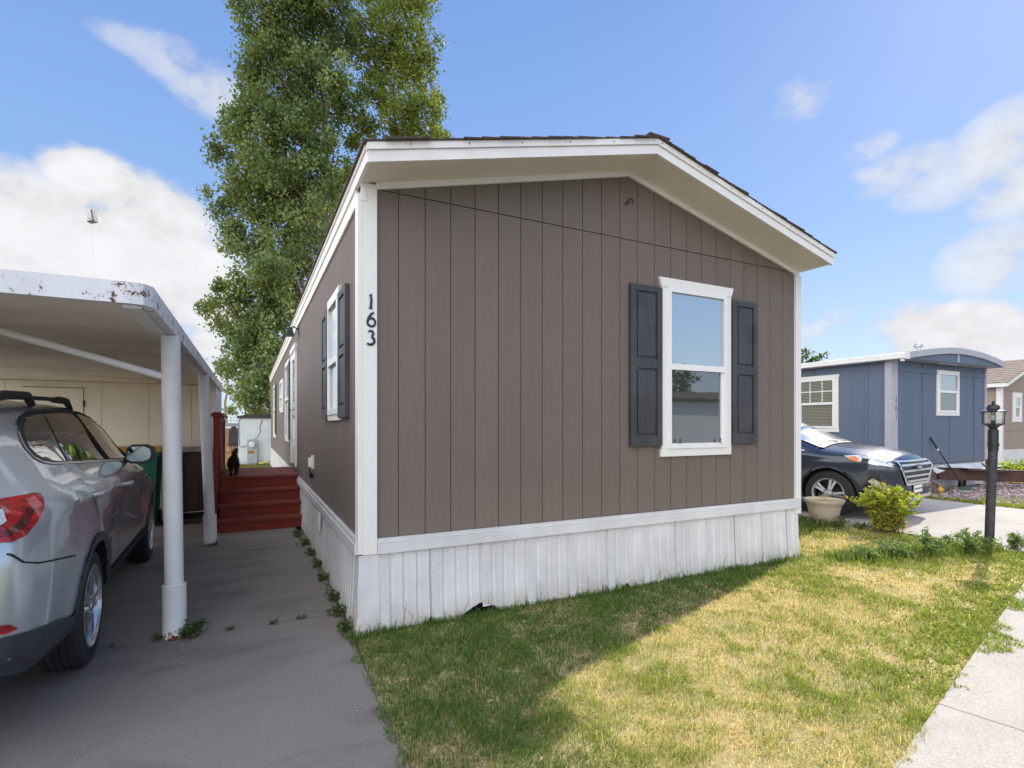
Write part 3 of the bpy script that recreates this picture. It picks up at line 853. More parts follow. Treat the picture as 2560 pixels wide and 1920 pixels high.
# house number 163 down the corner post
def digit_strokes(ch):
    if ch == '1': return [[(-0.10, 0.34, .05), (0.02, 0.5, .07), (0.04, 0.1, .085), (0.0, -0.5, .085)], [(-0.13, -0.5, .05), (0.12, -0.5, .05)]]
    if ch == '6':
        loop = [(0.04 + 0.27 * math.cos(a), -0.2 + 0.29 * math.sin(a), .08) for a in [PI * 0.98 + k * 2 * PI / 16 for k in range(17)]]
        return [[(0.22, 0.5, .06), (0.02, 0.36, .085), (-0.14, 0.1, .095)] + loop]
    if ch == '3':
        top = [(-0.18, 0.42, .05), (-0.02, 0.5, .08), (0.16, 0.42, .09), (0.18, 0.26, .08), (0.06, 0.1, .07)]
        bot = [(0.06 + 0.0, 0.08, .07)] + [(-0.02 + 0.27 * math.cos(a), -0.2 + 0.27 * math.sin(a), .09) for a in [1.1 - k * 0.36 for k in range(9)]] + [(-0.26, -0.42, .06)]
        return [top, bot]
def digit(b, ch, fn, h, d0=0.004, n=8):
    """fn(u, v, d): u across, v up in metres"""
    for st in digit_strokes(ch):
        pts, rs = [], []
        for u, v, r in st:
            pts.append(Vector(fn(u * h, v * h, d0))); rs.append(r * h)
        ax = (Vector(fn(0, 0, 1)) - Vector(fn(0, 0, 0))).normalized()
        b.tube(pts, rs, n, squash=(ax, 0.35))
for ch, z in (('1', 2.362), ('6', 2.232), ('3', 2.10)):
    b = MB(); digit(b, ch, lambda u, v, d, z=z: (0.062 + u, -0.026 - d, z + v), 0.102)
    b.build('house_number', M['black'], home, smooth=True)

# ------------------------------------------------------------------ carport and cream shed on the left
cp = thing('carport', 'low white flat-roofed carport with rust spots on its fascia over the silver car', 'carport', (-1.2, 0.5, 0))
XE, YF, YB, ZC = -1.165, -0.55, 7.4, 2.125
b = MB()
b.prism([(XE + 0.0, YF + 0.07), (XE - 0.035, YF + 0.012), (XE - 0.09, YF), (-4.3, YF - 0.02), (-4.3, YF + 0.03), (XE - 0.07, YF + 0.05), (XE - 0.05, YF + 0.09), (XE - 0.05, YB), (XE, YB)],
        lambda p, q, d: (p, q, d), ZC - 0.025, ZC + 0.085)
b.build('fascia', M['carport'], cp, bevel=0.006)
b = MB()
for k in range(9):
    y0 = YF + 0.092 + k * 0.72
    b.box(-4.3, XE - 0.052, y0, min(y0 + 0.717, 5.98), ZC + 0.0, ZC + 0.02)
b.box(-4.3, XE - 0.052, 5.985, YB, ZC, ZC + 0.02)
b.box(-4.3, XE - 0.06, YF + 0.1, YB, ZC + 0.03, ZC + 0.06)
b.build('ceiling', M['carport_under'], cp)
b = MB(); b.box(XE - 0.14, XE - 0.055, YF + 0.1, 5.9, ZC - 0.03, ZC - 0.003); b.build('edge_beam', M['white'], cp, bevel=0.004)
for x0, y0, x1, y1, zt in ((-1.175, 0.5, -1.2, 0.5, ZC - 0.03), (-1.135, 3.6, -1.215, 3.6, ZC - 0.03)):
    b = MB(); b.tube([(x0, y0, 0.0), (x0 + (x1 - x0) * 0.5, y0, zt * 0.5), (x1, y1, zt)], 0.058, 24)
    p = b.build('post', M['carport_post'], cp, smooth=True)
    b = MB(); b.tube([(x0, y0, 0.003), (x0 + (x1 - x0) * 0.17, y0, 0.37)], 0.073, 24)
    b.build('post_sleeve', M['carport_post'], p, smooth=True)
b = MB(); b.tube([(-1.20, 0.5, 1.80), (-2.09, 0.5, 2.06), (-2.30, 0.5, 2.125)], 0.024, 14)
b.build('brace_pipe', M['carport_post'], cp, smooth=True)
b = MB(); b.box(-3.55, -3.22, 2.2, 2.38, 2.03, 2.124); b.box(-3.5, -3.27, 2.19, 2.199, 2.05, 2.11)
b.build('ceiling_lamp', M['black'], cp, bevel=0.008)

sh = thing('carport_shed', 'cream panelled shed wall with a flush door closing the back of the carport', 'shed', (-3.0, 6.0, 0))
b = MB()
seams = [-4.3, -3.80, -2.70, -2.11, -1.545, -1.205]
for xa, xb in zip(seams[:-1], seams[1:]):
    b.box(xa + 0.003, xb - 0.003, 6.0, 6.02, 0.0, 2.12)
b.box(-4.3, -1.21, 6.021, 7.95, 0.0, 2.119)
b.build('wall', M['shed'], sh)
b = MB()
b.box(-3.60, -2.92, 5.985, 5.999, 0.05, 2.02); d = b.build('door', M['shed'], sh, bevel=0.004)
b = MB(); b.box(-3.605, -2.915, 5.995, 5.9995, 0.045, 2.03); b.build('door_gap', M['dark'], d)
for z in (0.4, 1.75):
    b = MB(); b.tube([(-2.912, 5.985, z), (-2.912, 5.985, z + 0.09)], 0.012, 8); b.build('hinge', M['black'], d)
b = MB(); b.box(-1.209, -1.2, 6.0, 6.08, 0.0, 2.1); b.build('corner_board', M['white'], sh)
b = MB(); b.box(-1.2085, -1.202, 6.09, 7.94, 0.0, 2.1); b.build('side_panel', M['shed_white'], sh)

# thin mast with a small grey box above the carport roof
am = thing('signal_box', 'small grey box on a thin pale mast above the carport roof, against the white cloud', 'signal box', (-2.25, 3.69, ZC + 0.06))
b = MB(); b.tube([(-2.25, 3.69, ZC + 0.06), (-2.335, 3.72, 3.80)], 0.0018, 6); b.build('mast', pmat('pale_mast', (0.55, 0.55, 0.57), 0.7), am)
mr = Matrix.Translation((-2.34, 3.72, 3.875)) @ Matrix.Rotation(-0.5, 4, 'Z') @ Matrix.Rotation(-0.18, 4, 'Y') @ Matrix.Scale(0.6, 4)
b = MB(); b.box(-0.055, 0.055, -0.035, 0.035, -0.10, 0.09, mr); b.box(-0.045, 0.045, -0.041, -0.0355, -0.06, 0.07, mr)
b.build('housing', pmat('grey_box', (0.45, 0.45, 0.5), 0.4, 0.4, 30), am, bevel=0.006)
b = MB(); b.box(0.060, 0.085, -0.05, 0.05, -0.10, 0.10, mr); b.box(-0.05, 0.09, -0.05, 0.05, -0.125, -0.104, mr); b.build('bracket', M['black'], am, bevel=0.004)

# bins and cabinet in front of the shed
gb = thing('wheeled_bin', 'green wheeled bin with a yellow lid in front of the cream shed', 'bin', (-2.12, 5.45, 0))
M['bin_green'] = pmat('bin_green', (0.008, 0.14, 0.085), 0.45, 0.15, 8)
M['bin_yellow'] = pmat('bin_yellow', (0.55, 0.30, 0.015), 0.45, 0.15, 8)
M['rubber'] = pmat('black_rubber', (0.02, 0.02, 0.021), 0.75, 0.25, 20, 0.001, 80)
b = MB()
vs0 = [(-2.36, 5.24), (-1.92, 5.24), (-1.92, 5.72), (-2.36, 5.72)]
def taper_box(b, x0, x1, y0, y1, z0, z1, k):
    cx, cy = (x0 + x1) / 2, (y0 + y1) / 2
    lo = [b.bm.verts.new((cx + (x - cx) * k, cy + (y - cy) * k, z0)) for x, y in ((x0, y0), (x1, y0), (x1, y1), (x0, y1))]
    hi = [b.bm.verts.new((x, y, z1)) for x, y in ((x0, y0), (x1, y0), (x1, y1), (x0, y1))]
    b.bm.faces.new(lo[::-1]); b.bm.faces.new(hi)
    for i in range(4): b.bm.faces.new((lo[i], lo[(i + 1) % 4], hi[(i + 1) % 4], hi[i]))
taper_box(b, -2.40, -1.90, 5.22, 5.78, 0.06, 1.08, 0.82)
b.box(-2.43, -1.87, 5.20, 5.80, 1.04, 1.09)
b.build('body', M['bin_green'], gb, bevel=0.02)
b = MB(); taper_box(b, -2.45, -1.85, 5.17, 5.82, 1.092, 1.16, 1.0); b.box(-2.3, -2.0, 5.16, 5.169, 1.09, 1.13); b.build('lid', M['bin_yellow'], gb, bevel=0.025)
for x in (-2.36, -1.97):
    b = MB(); b.tube([(x, 5.72, 0.1), (x + 0.05, 5.72, 0.1)], 0.1, 18); b.build('wheel', M['rubber'], gb)

def text_mesh(name, s, size, mat, mw, parent, extrude=0.001):
    cu = bpy.data.curves.new(name, 'FONT'); cu.body = s; cu.size = size; cu.extrude = extrude; cu.align_x = 'CENTER'; cu.align_y = 'CENTER'
    ob = bpy.data.objects.new(name, cu); C.objects.link(ob)
    dg = bpy.context.evaluated_depsgraph_get()
    me = bpy.data.meshes.new_from_object(ob.evaluated_get(dg))
    bpy.data.objects.remove(ob); bpy.data.curves.remove(cu)
    me.name = name; me.materials.clear()
    me.transform(mw)
    return link_mesh(name, me, mat, parent)
FACE_FRONT = lambda x, y, z: Matrix.Translation((x, y, z)) @ Matrix.Rotation(PI / 2, 4, 'X')

kb = thing('storage_crate', 'black plastic crate stack with pale labels beside the green bin', 'crate', (-1.73, 5.42, 0))
M['crate'] = pmat('black_plastic', (0.014, 0.014, 0.015), 0.4, 0.3, 8)
b = MB()
for k, (z0, z1) in enumerate(((0.0, 0.36), (0.37, 0.72), (0.73, 1.06))):
    b.box(-1.835 + 0.004 * k, -1.628, 5.24, 5.62, z0, z1)
b.build('body', M['crate'], kb, bevel=0.012)
M['label'] = pmat('paper_label', (0.55, 0.52, 0.45), 0.7, 0.1, 20)
for z0, z1 in ((0.84, 0.87), (0.685, 0.725)):
    b = MB(); b.box(-1.79, -1.66, 5.234, 5.2385, z0, z1); b.build('label', M['label'], kb)
text_mesh('lettering', 'LU', 0.05, M['label'], FACE_FRONT(-1.785, 5.236, 0.55), kb)

cb = thing('cabinet', 'old dark red-brown wooden cabinet with a grey top behind the second carport post', 'cabinet', (-1.45, 5.5, 0))
M['mahog'] = pmat('dark_red_wood', (0.055, 0.016, 0.014), 0.55, 0.35, 5, 0.001, 10, stretch=(18, 18, 1.5))
b = MB(); b.box(-1.62, -1.27, 5.33, 5.8, 0.19, 1.06); b.box(-1.63, -1.26, 5.325, 5.8, 0.0, 0.075); b.build('carcass', M['mahog'], cb, bevel=0.008)
b = MB(); b.box(-1.60, -1.40, 5.315, 5.3295, 0.24, 0.70); b.build('door', M['mahog'], cb, bevel=0.01)
b = MB(); b.box(-1.60, -1.30, 5.31, 5.3295, 0.735, 1.0); b.build('drawer', M['mahog'], cb, bevel=0.01)
b = MB(); b.box(-1.64, -1.25, 5.29, 5.8, 1.075, 1.135); b.build('top', pmat('grey_top', (0.30, 0.27, 0.25), 0.7, 0.2, 9), cb, bevel=0.006)
b = MB(); b.box(-1.62, -1.27, 5.36, 5.78, 0.0755, 0.1895); b.build('shelf_gap', M['dark'], cb)
b = MB(); b.tube([(-1.62, 5.335, 0.17), (-1.28, 5.335, 0.178)], 0.006, 8); b.build('rail', M['white'], cb)

# ------------------------------------------------------------------ red steps and landing
st = thing('wooden_steps', 'dark red painted wooden steps and landing with a railing beside the front door', 'steps', (-0.55, 4.33, 0))
treads = [(4.33, 0.17), (4.60, 0.345), (4.87, 0.52), (5.14, 0.70)]
for i, (y, z) in enumerate(treads):
    y1 = treads[i + 1][0] if i < 3 else 6.75
    z0 = 0.0 if i == 0 else treads[i - 1][1]
    xr = -0.02
    b = MB(); b.box(-1.09 - 0.0 * i, xr - 0.01, y + 0.012, y + 0.04, z0 + 0.002, z - 0.036); b.build('riser', M['red'], st, bevel=0.004)
    b = MB()
    if i < 3: b.box(-1.105, xr, y - 0.012, y1 + 0.012, z - 0.034, z)
    else:
        yy = y - 0.015
        while yy < y1:
            b.box(-1.105, xr - 0.005, yy, min(yy + 0.138, y1), z - 0.034, z); yy += 0.143
    b.build('tread' if i < 3 else 'landing', M['red_top'], st, bevel=0.005)
b = MB(); b.box(-1.085, -0.06, 4.40, 6.7, 0.0, 0.13); b.box(-1.085, -0.06, 4.66, 6.7, 0.131, 0.30); b.box(-1.085, -0.06, 4.93, 6.7, 0.301, 0.48); b.box(-1.085, -0.06, 5.2, 6.7, 0.481, 0.66)
b.build('frame', M['dark'], st)
rl = None
b = MB(); b.box(-1.185, -1.095, 4.98, 5.075, 0.0, 1.60); b.build('newel_post', M['red'], st, bevel=0.006)
b = MB(); b.box(-1.185, -1.095, 6.60, 6.69, 0.0, 1.58); b.build('newel_post', M['red'], st, bevel=0.006)
b = MB()
pts = [(5.08, 1.36), (5.3, 1.46), (5.6, 1.52), (6.0, 1.53), (6.3, 1.48), (6.6, 1.36), (6.6, 1.64), (5.08, 1.64)]
b.prism(pts, lambda p, q, d: (d, p, q), -1.165, -1.11)
b.build('top_rail', M['red'], st, bevel=0.004)
b = MB(); b.prism([(-1.215, 1.60), (-1.05, 1.60), (-1.06, 1.635), (-1.10, 1.665), (-1.18, 1.665), (-1.215, 1.635)], lambda p, q, d: (p, d, q), 4.95, 6.72); b.build('cap_rail', M['red'], st, bevel=0.004)
b = MB(); b.box(-1.165, -1.11, 5.0751, 6.5999, 0.72, 0.81); b.build('bottom_rail', M['red'], st, bevel=0.004)
for k in range(10):
    y0 = 5.10 + k * 0.15
    b = MB(); b.box(-1.158, -1.118, y0, y0 + 0.105, 0.811, 1.50); b.build('picket', M['red'], st, bevel=0.003)
for k, (y0, z0) in enumerate(((4.40, 0.17), (4.60, 0.345), (4.79, 0.52))):
    b = MB(); b.box(-1.175, -1.11, y0, y0 + 0.18, 0.0, z0 + 0.36 + 0.1 * k); b.build('side_board', M['red'], st, bevel=0.004)

# ------------------------------------------------------------------ black long-haired cat on the landing, walking away
cat = thing('cat', 'black long-haired cat walking away on the red landing with its tail up', 'cat', (-0.93, 5.42, 0.70))
M['fur'] = pmat('black_fur', (0.008, 0.007, 0.007), 0.85, 0.5, 60, 0.006, 120)
def skin(name, verts, edges, radii, mat, parent, sub=2, root=0):
    me = bpy.data.meshes.new(name); me.from_pydata(verts, edges, []); me.update()
    o = bpy.data.objects.new(name, me); C.objects.link(o)
    md = o.modifiers.new('skin', 'SKIN')
    for i, r in enumerate(radii):
        sv = me.skin_vertices[0].data[i]; sv.radius = r if isinstance(r, (tuple, list)) else (r, r); sv.use_root = (i == root)
    ss = o.modifiers.new('sub', 'SUBSURF'); ss.levels = sub; ss.render_levels = sub
    dg = bpy.context.evaluated_depsgraph_get()
    me2 = bpy.data.meshes.new_from_object(o.evaluated_get(dg))
    bpy.data.objects.remove(o)
    me2.name = name
    for p in me2.polygons: p.use_smooth = True
    return link_mesh(name, me2, mat, parent)
cx, cy, cz = -0.93, 5.42, 0.70
V = [(0, 0, .22), (0, .10, .225), (0, .20, .215), (0, .30, .22), (0, .37, .26), (0, .43, .285), (0, .475, .275),
     (-.04, -.005, .17), (-.038, .02, .11), (-.036, -.045, .065), (-.032, -.03, .015), (-.032, .015, .01),
     (.04, .0, .17), (.038, .03, .11), (.034, -.025, .065), (.030, -.01, .015), (.030, .035, .01),
     (-.04, .29, .14), (-.042, .29, .07), (-.042, .285, .015), (-.042, .32, .01), (.04, .31, .14), (.042, .33, .07), (.042, .34, .015), (.042, .375, .01),
     (.0, -.06, .27), (.012, -.075, .33), (.03, -.065, .385), (.045, -.05, .43)]
Ed = [(0, 1), (1, 2), (2, 3), (3, 4), (4, 5), (5, 6), (0, 7), (7, 8), (8, 9), (9, 10), (10, 11), (0, 12), (12, 13), (13, 14), (14, 15), (15, 16), (3, 17), (17, 18), (18, 19), (19, 20), (3, 21), (21, 22), (22, 23), (23, 24), (0, 25), (25, 26), (26, 27), (27, 28)]
Rd = [.078, .083, .078, .068, .05, .052, .028, .05, .034, .019, .016, .015, .05, .034, .019, .016, .015, .034, .022, .016, .015, .034, .022, .016, .015, .032, .034, .036, .02]
skin('body', [(cx + x * 1.0, cy - 0.18 + y, cz + z) for x, y, z in V], Ed, Rd, M['fur'], cat)
for s in (-1, 1):
    b = MB(); b.lathe([(0.02, 0), (0.012, 0.025), (0.0, 0.042)], (cx + s * 0.03, cy + 0.24, cz + 0.325), 8); b.build('ear', M['fur'], cat, smooth=True)
# loose hairs that break the outline
rr = np.random.default_rng(3)
src = [c for c in cat.children if c.name.startswith('body')][0]
vv = np.array([v.co[:] for v in src.data.vertices]); nn = np.array([v.normal[:] for v in src.data.vertices])
vv = vv + np.array(ORG[cat.name])
sel = rr.integers(0, len(vv), 2600)
p = vv[sel] + rr.normal(0, 0.004, (2600, 3)); d = nn[sel] + rr.normal(0, 0.35, (2600, 3)) + np.array([0, 0, -0.5]); d /= np.linalg.norm(d, axis=1)[:, None]
keep = p[:, 2] > cz + 0.06; p = p[keep]; d = d[keep]
L = rr.uniform(0.015, 0.03, len(p))[:, None]
s_ = np.cross(d, rr.normal(0, 1, d.shape)); s_ /= np.linalg.norm(s_, axis=1)[:, None]
vt = np.stack([p + s_ * 0.0012, p - s_ * 0.0012, p + d * L], 1).reshape(-1, 3)
arrays_mesh('coat', vt, np.arange(len(vt)).reshape(-1, 3), M['fur'], cat)

# ------------------------------------------------------------------ behind the landing: white shed, meter, fence
ws = thing('white_shed', 'blue-white board shed behind the landing under the big tree', 'shed', (0.2, 17.6, 0))
b = MB()
for k in range(13):
    x0 = -1.08 + k * 0.203
    b.box(x0 + 0.002, x0 + 0.201, 17.6, 17.62, 0.10 + 0.03 * math.sin(k * 2.3), 1.72)
b.box(-1.078, 1.55, 17.621, 20, 0.0, 1.719)
b.build('wall', M['shed_white'], ws)
b = MB(); b.prism([(-1.12, 1.72), (1.6, 1.72), (1.6, 1.86), (-0.72, 1.86), (-1.12, 1.80)], lambda p, q, d: (p, d, q), 17.55, 20.1); b.build('roof', pmat('dark_roofing', (0.05, 0.05, 0.055), 0.8, 0.2, 12), ws, bevel=0.01)
mt = thing('meter_pedestal', 'grey electric meter pedestal with number tiles in front of the white shed', 'electric meter', (-0.63, 17.4, 0))
M['meter'] = pmat('grey_enamel', (0.36, 0.43, 0.45), 0.5, 0.08, 6)
b = MB(); b.box(-0.79, -0.47, 17.36, 17.54, 0.08, 0.92); b.box(-0.80, -0.46, 17.355, 17.545, 0.921, 0.95); b.box(-0.75, -0.52, 17.38, 17.52, -0.01, 0.08); b.build('cabinet', M['meter'], mt, bevel=0.01)
b = MB(); b.lathe([(0.10, 0), (0.10, 0.06), (0.085, 0.09), (0.0, 0.10)], (-0.63, 17.36, 0.76), 20, Matrix.Rotation(PI / 2, 3, 'X')); dial = b.build('dial', pmat('meter_glass', (0.75, 0.76, 0.76), 0.15, 0.1, 25), mt, smooth=True)
M['tile'] = pmat('orange_tile', (0.55, 0.24, 0.02), 0.5, 0.1, 20)
for k, ch in enumerate('163'):
    x = -0.745 + k * 0.068
    b = MB(); b.box(x - 0.031, x + 0.031, 17.352, 17.3595, 0.44, 0.54); q = b.build('number_tile', M['tile'], mt)
    text_mesh('digit', ch, 0.10, M['black'], FACE_FRONT(x, 17.350, 0.49), q)
b = MB(); b.tube([(-0.79, 17.55, 0.72), (-0.95, 17.58, 0.66), (-1.05, 17.585, 0.72), (-1.06, 17.585, 1.2), (-1.06, 17.585, 1.62), (-1.0, 17.585, 1.70)], 0.009, 6); b.build('cable', M['black'], mt, smooth=True)
b = MB(); b.tube([(-0.55, 17.52, 0.94), (-0.45, 17.56, 1.05), (-0.36, 17.58, 1.22), (-0.38, 17.585, 1.42), (-0.30, 17.585, 1.66)], 0.009, 6); b.build('cable', M['black'], mt, smooth=True)
ho = MB(); ho.tube([(-0.42, 17.1, 0.09), (-0.25, 17.0, 0.10), (-0.1, 17.05, 0.16), (0.0, 17.1, 0.19), (-0.04, 17.3, 0.15), (-0.3, 17.25, 0.07)], 0.028, 8)
ho = recenter(ho.build('garden_hose', pmat('yellow_hose', (0.55, 0.48, 0.08), 0.5, 0.15, 10), smooth=True)); tag(ho, 'yellow garden hose lying by the grey meter pedestal', 'hose')
wf = thing('wood_fence', 'weathered orange-brown board fence beyond the landing railing', 'fence', (-1.45, 18.6, 0))
M['oldwood'] = pmat('weathered_board', (0.36, 0.20, 0.10), 0.85, 0.4, 4, 0.003, 12, stretch=(12, 12, 1))
for k in range(9):
    x0 = -2.3 + k * 0.145
    b = MB(); b.box(x0, x0 + 0.125, 18.6, 18.625, 0.0, 1.36 + 0.05 * math.sin(k * 1.9)); b.build('board', M['oldwood'], wf, bevel=0.004)
for z in (0.4, 1.1):
    b = MB(); b.box(-2.3, -1.0, 18.626, 18.67, z, z + 0.09); b.build('rail', M['oldwood'], wf)
jk = MB()
jk.prism([(-1.40, 1.30), (-1.30, 1.42), (-1.2, 1.42), (-1.10, 1.28), (-1.06, 0.72), (-1.15, 0.66), (-1.24, 0.70), (-1.35, 0.64), (-1.44, 0.72)], lambda p, q, d: (p, d + 0.02 * math.sin(p * 30), q), 18.50, 18.59)
jk = recenter(jk.build('jacket', pmat('dark_cloth', (0.05, 0.042, 0.045), 0.9, 0.4, 9, 0.01, 15), bevel=0.015)); tag(jk, 'dark jacket hanging on the weathered board fence', 'jacket')
gt = thing('utility_trailer', 'grey metal mesh trailer with white pipe rail above the board fence', 'trailer', (-1.5, 20.5, 0))
b = MB()
for k in range(14): b.box(-2.4 + k * 0.11, -2.38 + k * 0.11, 20.5, 20.52, 0.9, 1.80)
for z in (0.9, 1.3, 1.5, 1.65): b.box(-2.4, -0.98, 20.521, 20.54, z, z + 0.02)
b.box(-2.4, -0.97, 20.55, 22.0, 0.5, 1.55)
b.build('mesh_side', pmat('galvanised', (0.40, 0.42, 0.45), 0.45, 0.3, 14), gt)
for z in (1.36, 1.82):
    b = MB(); b.tube([(-2.42, 20.47, z), (-0.95, 20.47, z)], 0.035, 10); b.build('pipe_rail', M['white'], gt, smooth=True)
for x in (-2.2, -1.2):
    b = MB(); b.tube([(x, 20.7, 0.32), (x, 20.9, 0.32)], 0.32, 20); b.build('wheel', M['rubber'], gt)
    b = MB(); b.box(x - 0.05, x + 0.05, 20.72, 20.88, 0.3, 0.52); b.build('axle', M['black'], gt)

# ------------------------------------------------------------------ two cars
def sstep(a, b, x):
    t_ = min(1, max(0, (x - a) / (b - a))); return t_ * t_ * (3 - 2 * t_)
class CarShape:
    """local frame: +y forward, rear axle at y=0, z up; half width x(y, z)"""
    LZ = [.25, .27, .33, .45, .55, .65, .75, .85, .93, 1.0, 1.07, 1.15, 1.22, 1.30, 1.38, 1.46, 1.53, 1.595]
    LX = [.70, .82, .885, .915, .928, .935, .939, .940, .937, .930, .920, .905, .882, .848, .808, .765, .722, .655]
    HX = [.70, .82, .885, .915, .928, .935, .939, .940, .937, .932, .925, .915, .902, .885, .862, .83, .78, .70]
    def __init__(s, top, taper, ztop=1.66, under=None, bulge=None, hw=0.94, LX=None):
        if LX: s.LX = LX
        s.ty, s.tz = zip(*top); s.py, s.pp = zip(*taper); s.zt = ztop; s.under = under; s.bulge = bulge; s.k = hw / 0.94
    def T(s, y): return float(np.interp(y, s.ty, s.tz))
    def section(s, y):
        T = s.T(y); p = float(np.interp(y, s.py, s.pp)) * s.k
        h = 1 - sstep(1.12, 1.5, T)
        xs, zs = [], []
        e = T - (s.zt - 1.595) * (0.55 + 0.45 * (1 - h))
        zb = float(np.interp(y, *zip(*s.under))) if s.under else 0.25
        for z, a, c in zip(s.LZ, s.LX, s.HX):
            if z > 0.85: zz = 0.85 + (z - 0.85) * (e - 0.85) / (1.595 - 0.85)
            else: zz = z
            zz = max(zz, zb + (z - 0.25) * 0.05)
            x = (a * (1 - h) + c * h) * p
            if s.bulge: x += s.bulge(y, zz)
            xs.append(x); zs.append(zz)
        return xs, zs, T
    def X(s, y, z):
        xs, zs, T = s.section(y)
        return float(np.interp(z, zs, xs))
    def Z(s, y, x):
        """height of the upper skin (bonnet, screens, roof) at x"""
        xs, zs, T = s.section(y)
        xe, ze = xs[-1], zs[-1]
        f = min(1, abs(x) / xe)
        return ze + (T - ze) * (1 - f ** 2.2)
    def body(s, name, ys, mat, parent, cuts=(), low=None):
        bm = bmesh.new(); rows = []
        for y in ys:
            xs, zs, T = s.section(y)
            half = list(zip(xs, zs))
            for f in (0.86, 0.65, 0.4, 0.2): half.append((xs[-1] * f, s.Z(y, xs[-1] * f)))
            ring = [(0, zs[0] - 0.0)] + half + [(0, T)] + [(-a, c) for a, c in half[::-1]]
            rows.append([bm.verts.new((a, y, c)) for a, c in ring])
        n = len(rows[0])
        for r0, r1 in zip(rows[:-1], rows[1:]):
            for k in range(n): bm.faces.new((r0[k], r0[(k + 1) % n], r1[(k + 1) % n], r1[k]))
        bm.faces.new(rows[0]); bm.faces.new(rows[-1][::-1])
        bmesh.ops.recalc_face_normals(bm, faces=bm.faces[:])
        me = bpy.data.meshes.new(name); bm.to_mesh(me); bm.free()
        o = bpy.data.objects.new(name, me); C.objects.link(o)
        cutters = []
        for cy_, cz_, cr_ in cuts:
            cb_ = MB(); cb_.tube([(-1.3, cy_, cz_), (1.3, cy_, cz_)], cr_, 40); c_ = cb_.build('cut', M['dark']); cutters.append(c_)
            md = o.modifiers.new('b', 'BOOLEAN'); md.object = c_; md.solver = 'EXACT'; md.operation = 'DIFFERENCE'
        dg = bpy.context.evaluated_depsgraph_get()
        me2 = bpy.data.meshes.new_from_object(o.evaluated_get(dg)); me2.name = name
        bpy.data.objects.remove(o)
        for c_ in cutters: bpy.data.objects.remove(c_)
        me2.materials.clear()
        bm = bmesh.new(); bm.from_mesh(me2)
        for f in bm.faces:
            f.smooth = True; f.material_index = 0
            c_ = f.calc_center_median()
            for cy_, cz_, cr_ in cuts:
                if math.hypot(c_.y - cy_, c_.z - cz_) < cr_ + 0.004 and abs(f.normal.x) < 0.3 and c_.z < cz_ + cr_ * 1.02:
                    dd = Vector((0, c_.y - cy_, c_.z - cz_))
                    if dd.length > 0.01 and f.normal.dot(dd.normalized()) < -0.5: f.material_index = 1; f.smooth = False
            if low and f.material_index == 0 and c_.z < low: f.material_index = 2
        for e in bm.edges:
            if len(e.link_faces) == 2 and e.calc_face_angle(0) > 0.7: e.smooth = False
        bm.to_mesh(me2); bm.free()
        return link_mesh(name, me2, [mat, M['dark'], M['cladding']], parent)
    def side(s, name, poly, off, mat, parent, sgn=1, step=0.06, thick=0.0):
        """sheet that follows the flank; poly in (y, z)"""
        return patch(name, poly, lambda y, z: Vector((sgn * (s.X(y, z) + off), y, z)), mat, parent, step)
    def upper(s, name, poly, off, mat, parent, step=0.08):
        """sheet that follows bonnet / screen / roof; poly in (y, x)"""
        return patch(name, poly, lambda y, x: Vector((x, y - off * 0.3, s.Z(y, x) + off)), mat, parent, step)
def patch(name, poly, fn, mat, parent, step=0.06, smooth=True):
    bm = bmesh.new()
    polys = poly if isinstance(poly[0][0], (tuple, list)) else [poly]
    for pl in polys:
        vs = [bm.verts.new((p, q, 0)) for p, q in pl]; bm.faces.new(vs)
    ps = [p for pl in polys for p, q in pl]; qs = [q for pl in polys for p, q in pl]
    bmesh.ops.triangulate(bm, faces=bm.faces[:])
    for lo, hi, nrm in ((min(ps), max(ps), (1, 0, 0)), (min(qs), max(qs), (0, 1, 0))):
        k = lo + step
        while k < hi - 1e-4:
            co_ = (k, 0, 0) if nrm[0] else (0, k, 0)
            bmesh.ops.bisect_plane(bm, geom=bm.verts[:] + bm.edges[:] + bm.faces[:], plane_co=co_, plane_no=nrm)
            k += step
    for v in bm.verts: v.co = fn(v.co.x, v.co.y)
    bmesh.ops.recalc_face_normals(bm, faces=bm.faces[:])
    me = bpy.data.meshes.new(name); bm.to_mesh(me); bm.free()
    if smooth:
        for p in me.polygons: p.use_smooth = True
    return link_mesh(name, me, mat, parent)
def ring_poly(cy, cz, r0, r1, a0, a1, n=20):
    """arch between two radii, cut into convex pieces"""
    out = []
    for k in range(n):
        t0, t1 = a0 + (a1 - a0) * k / n, a0 + (a1 - a0) * (k + 1) / n
        out.append([(cy + r0 * math.cos(t0), cz + r0 * math.sin(t0)), (cy + r1 * math.cos(t0), cz + r1 * math.sin(t0)),
                    (cy + r1 * math.cos(t1), cz + r1 * math.sin(t1)), (cy + r0 * math.cos(t1), cz + r0 * math.sin(t1))])
    return out
def seam(s, name, pts, w, mat, parent, sgn=1, off=0.0025):
    polys = []
    for (y0, z0), (y1, z1) in zip(pts[:-1], pts[1:]):
        d = Vector((y1 - y0, z1 - z0)); n = Vector((-d.y, d.x)).normalized() * w * 0.5
        m = max(1, int(d.length / 0.06))
        for k in range(m):
            a = (y0 + d.x * k / m, z0 + d.y * k / m); c = (y0 + d.x * (k + 1) / m, z0 + d.y * (k + 1) / m)
            polys.append([(a[0] + n.x, a[1] + n.y), (a[0] - n.x, a[1] - n.y), (c[0] - n.x, c[1] - n.y), (c[0] + n.x, c[1] + n.y)])
    return patch(name, polys, lambda y, z: Vector((sgn * (s.X(y, z) + off), y, z)), mat, parent, 5.0)

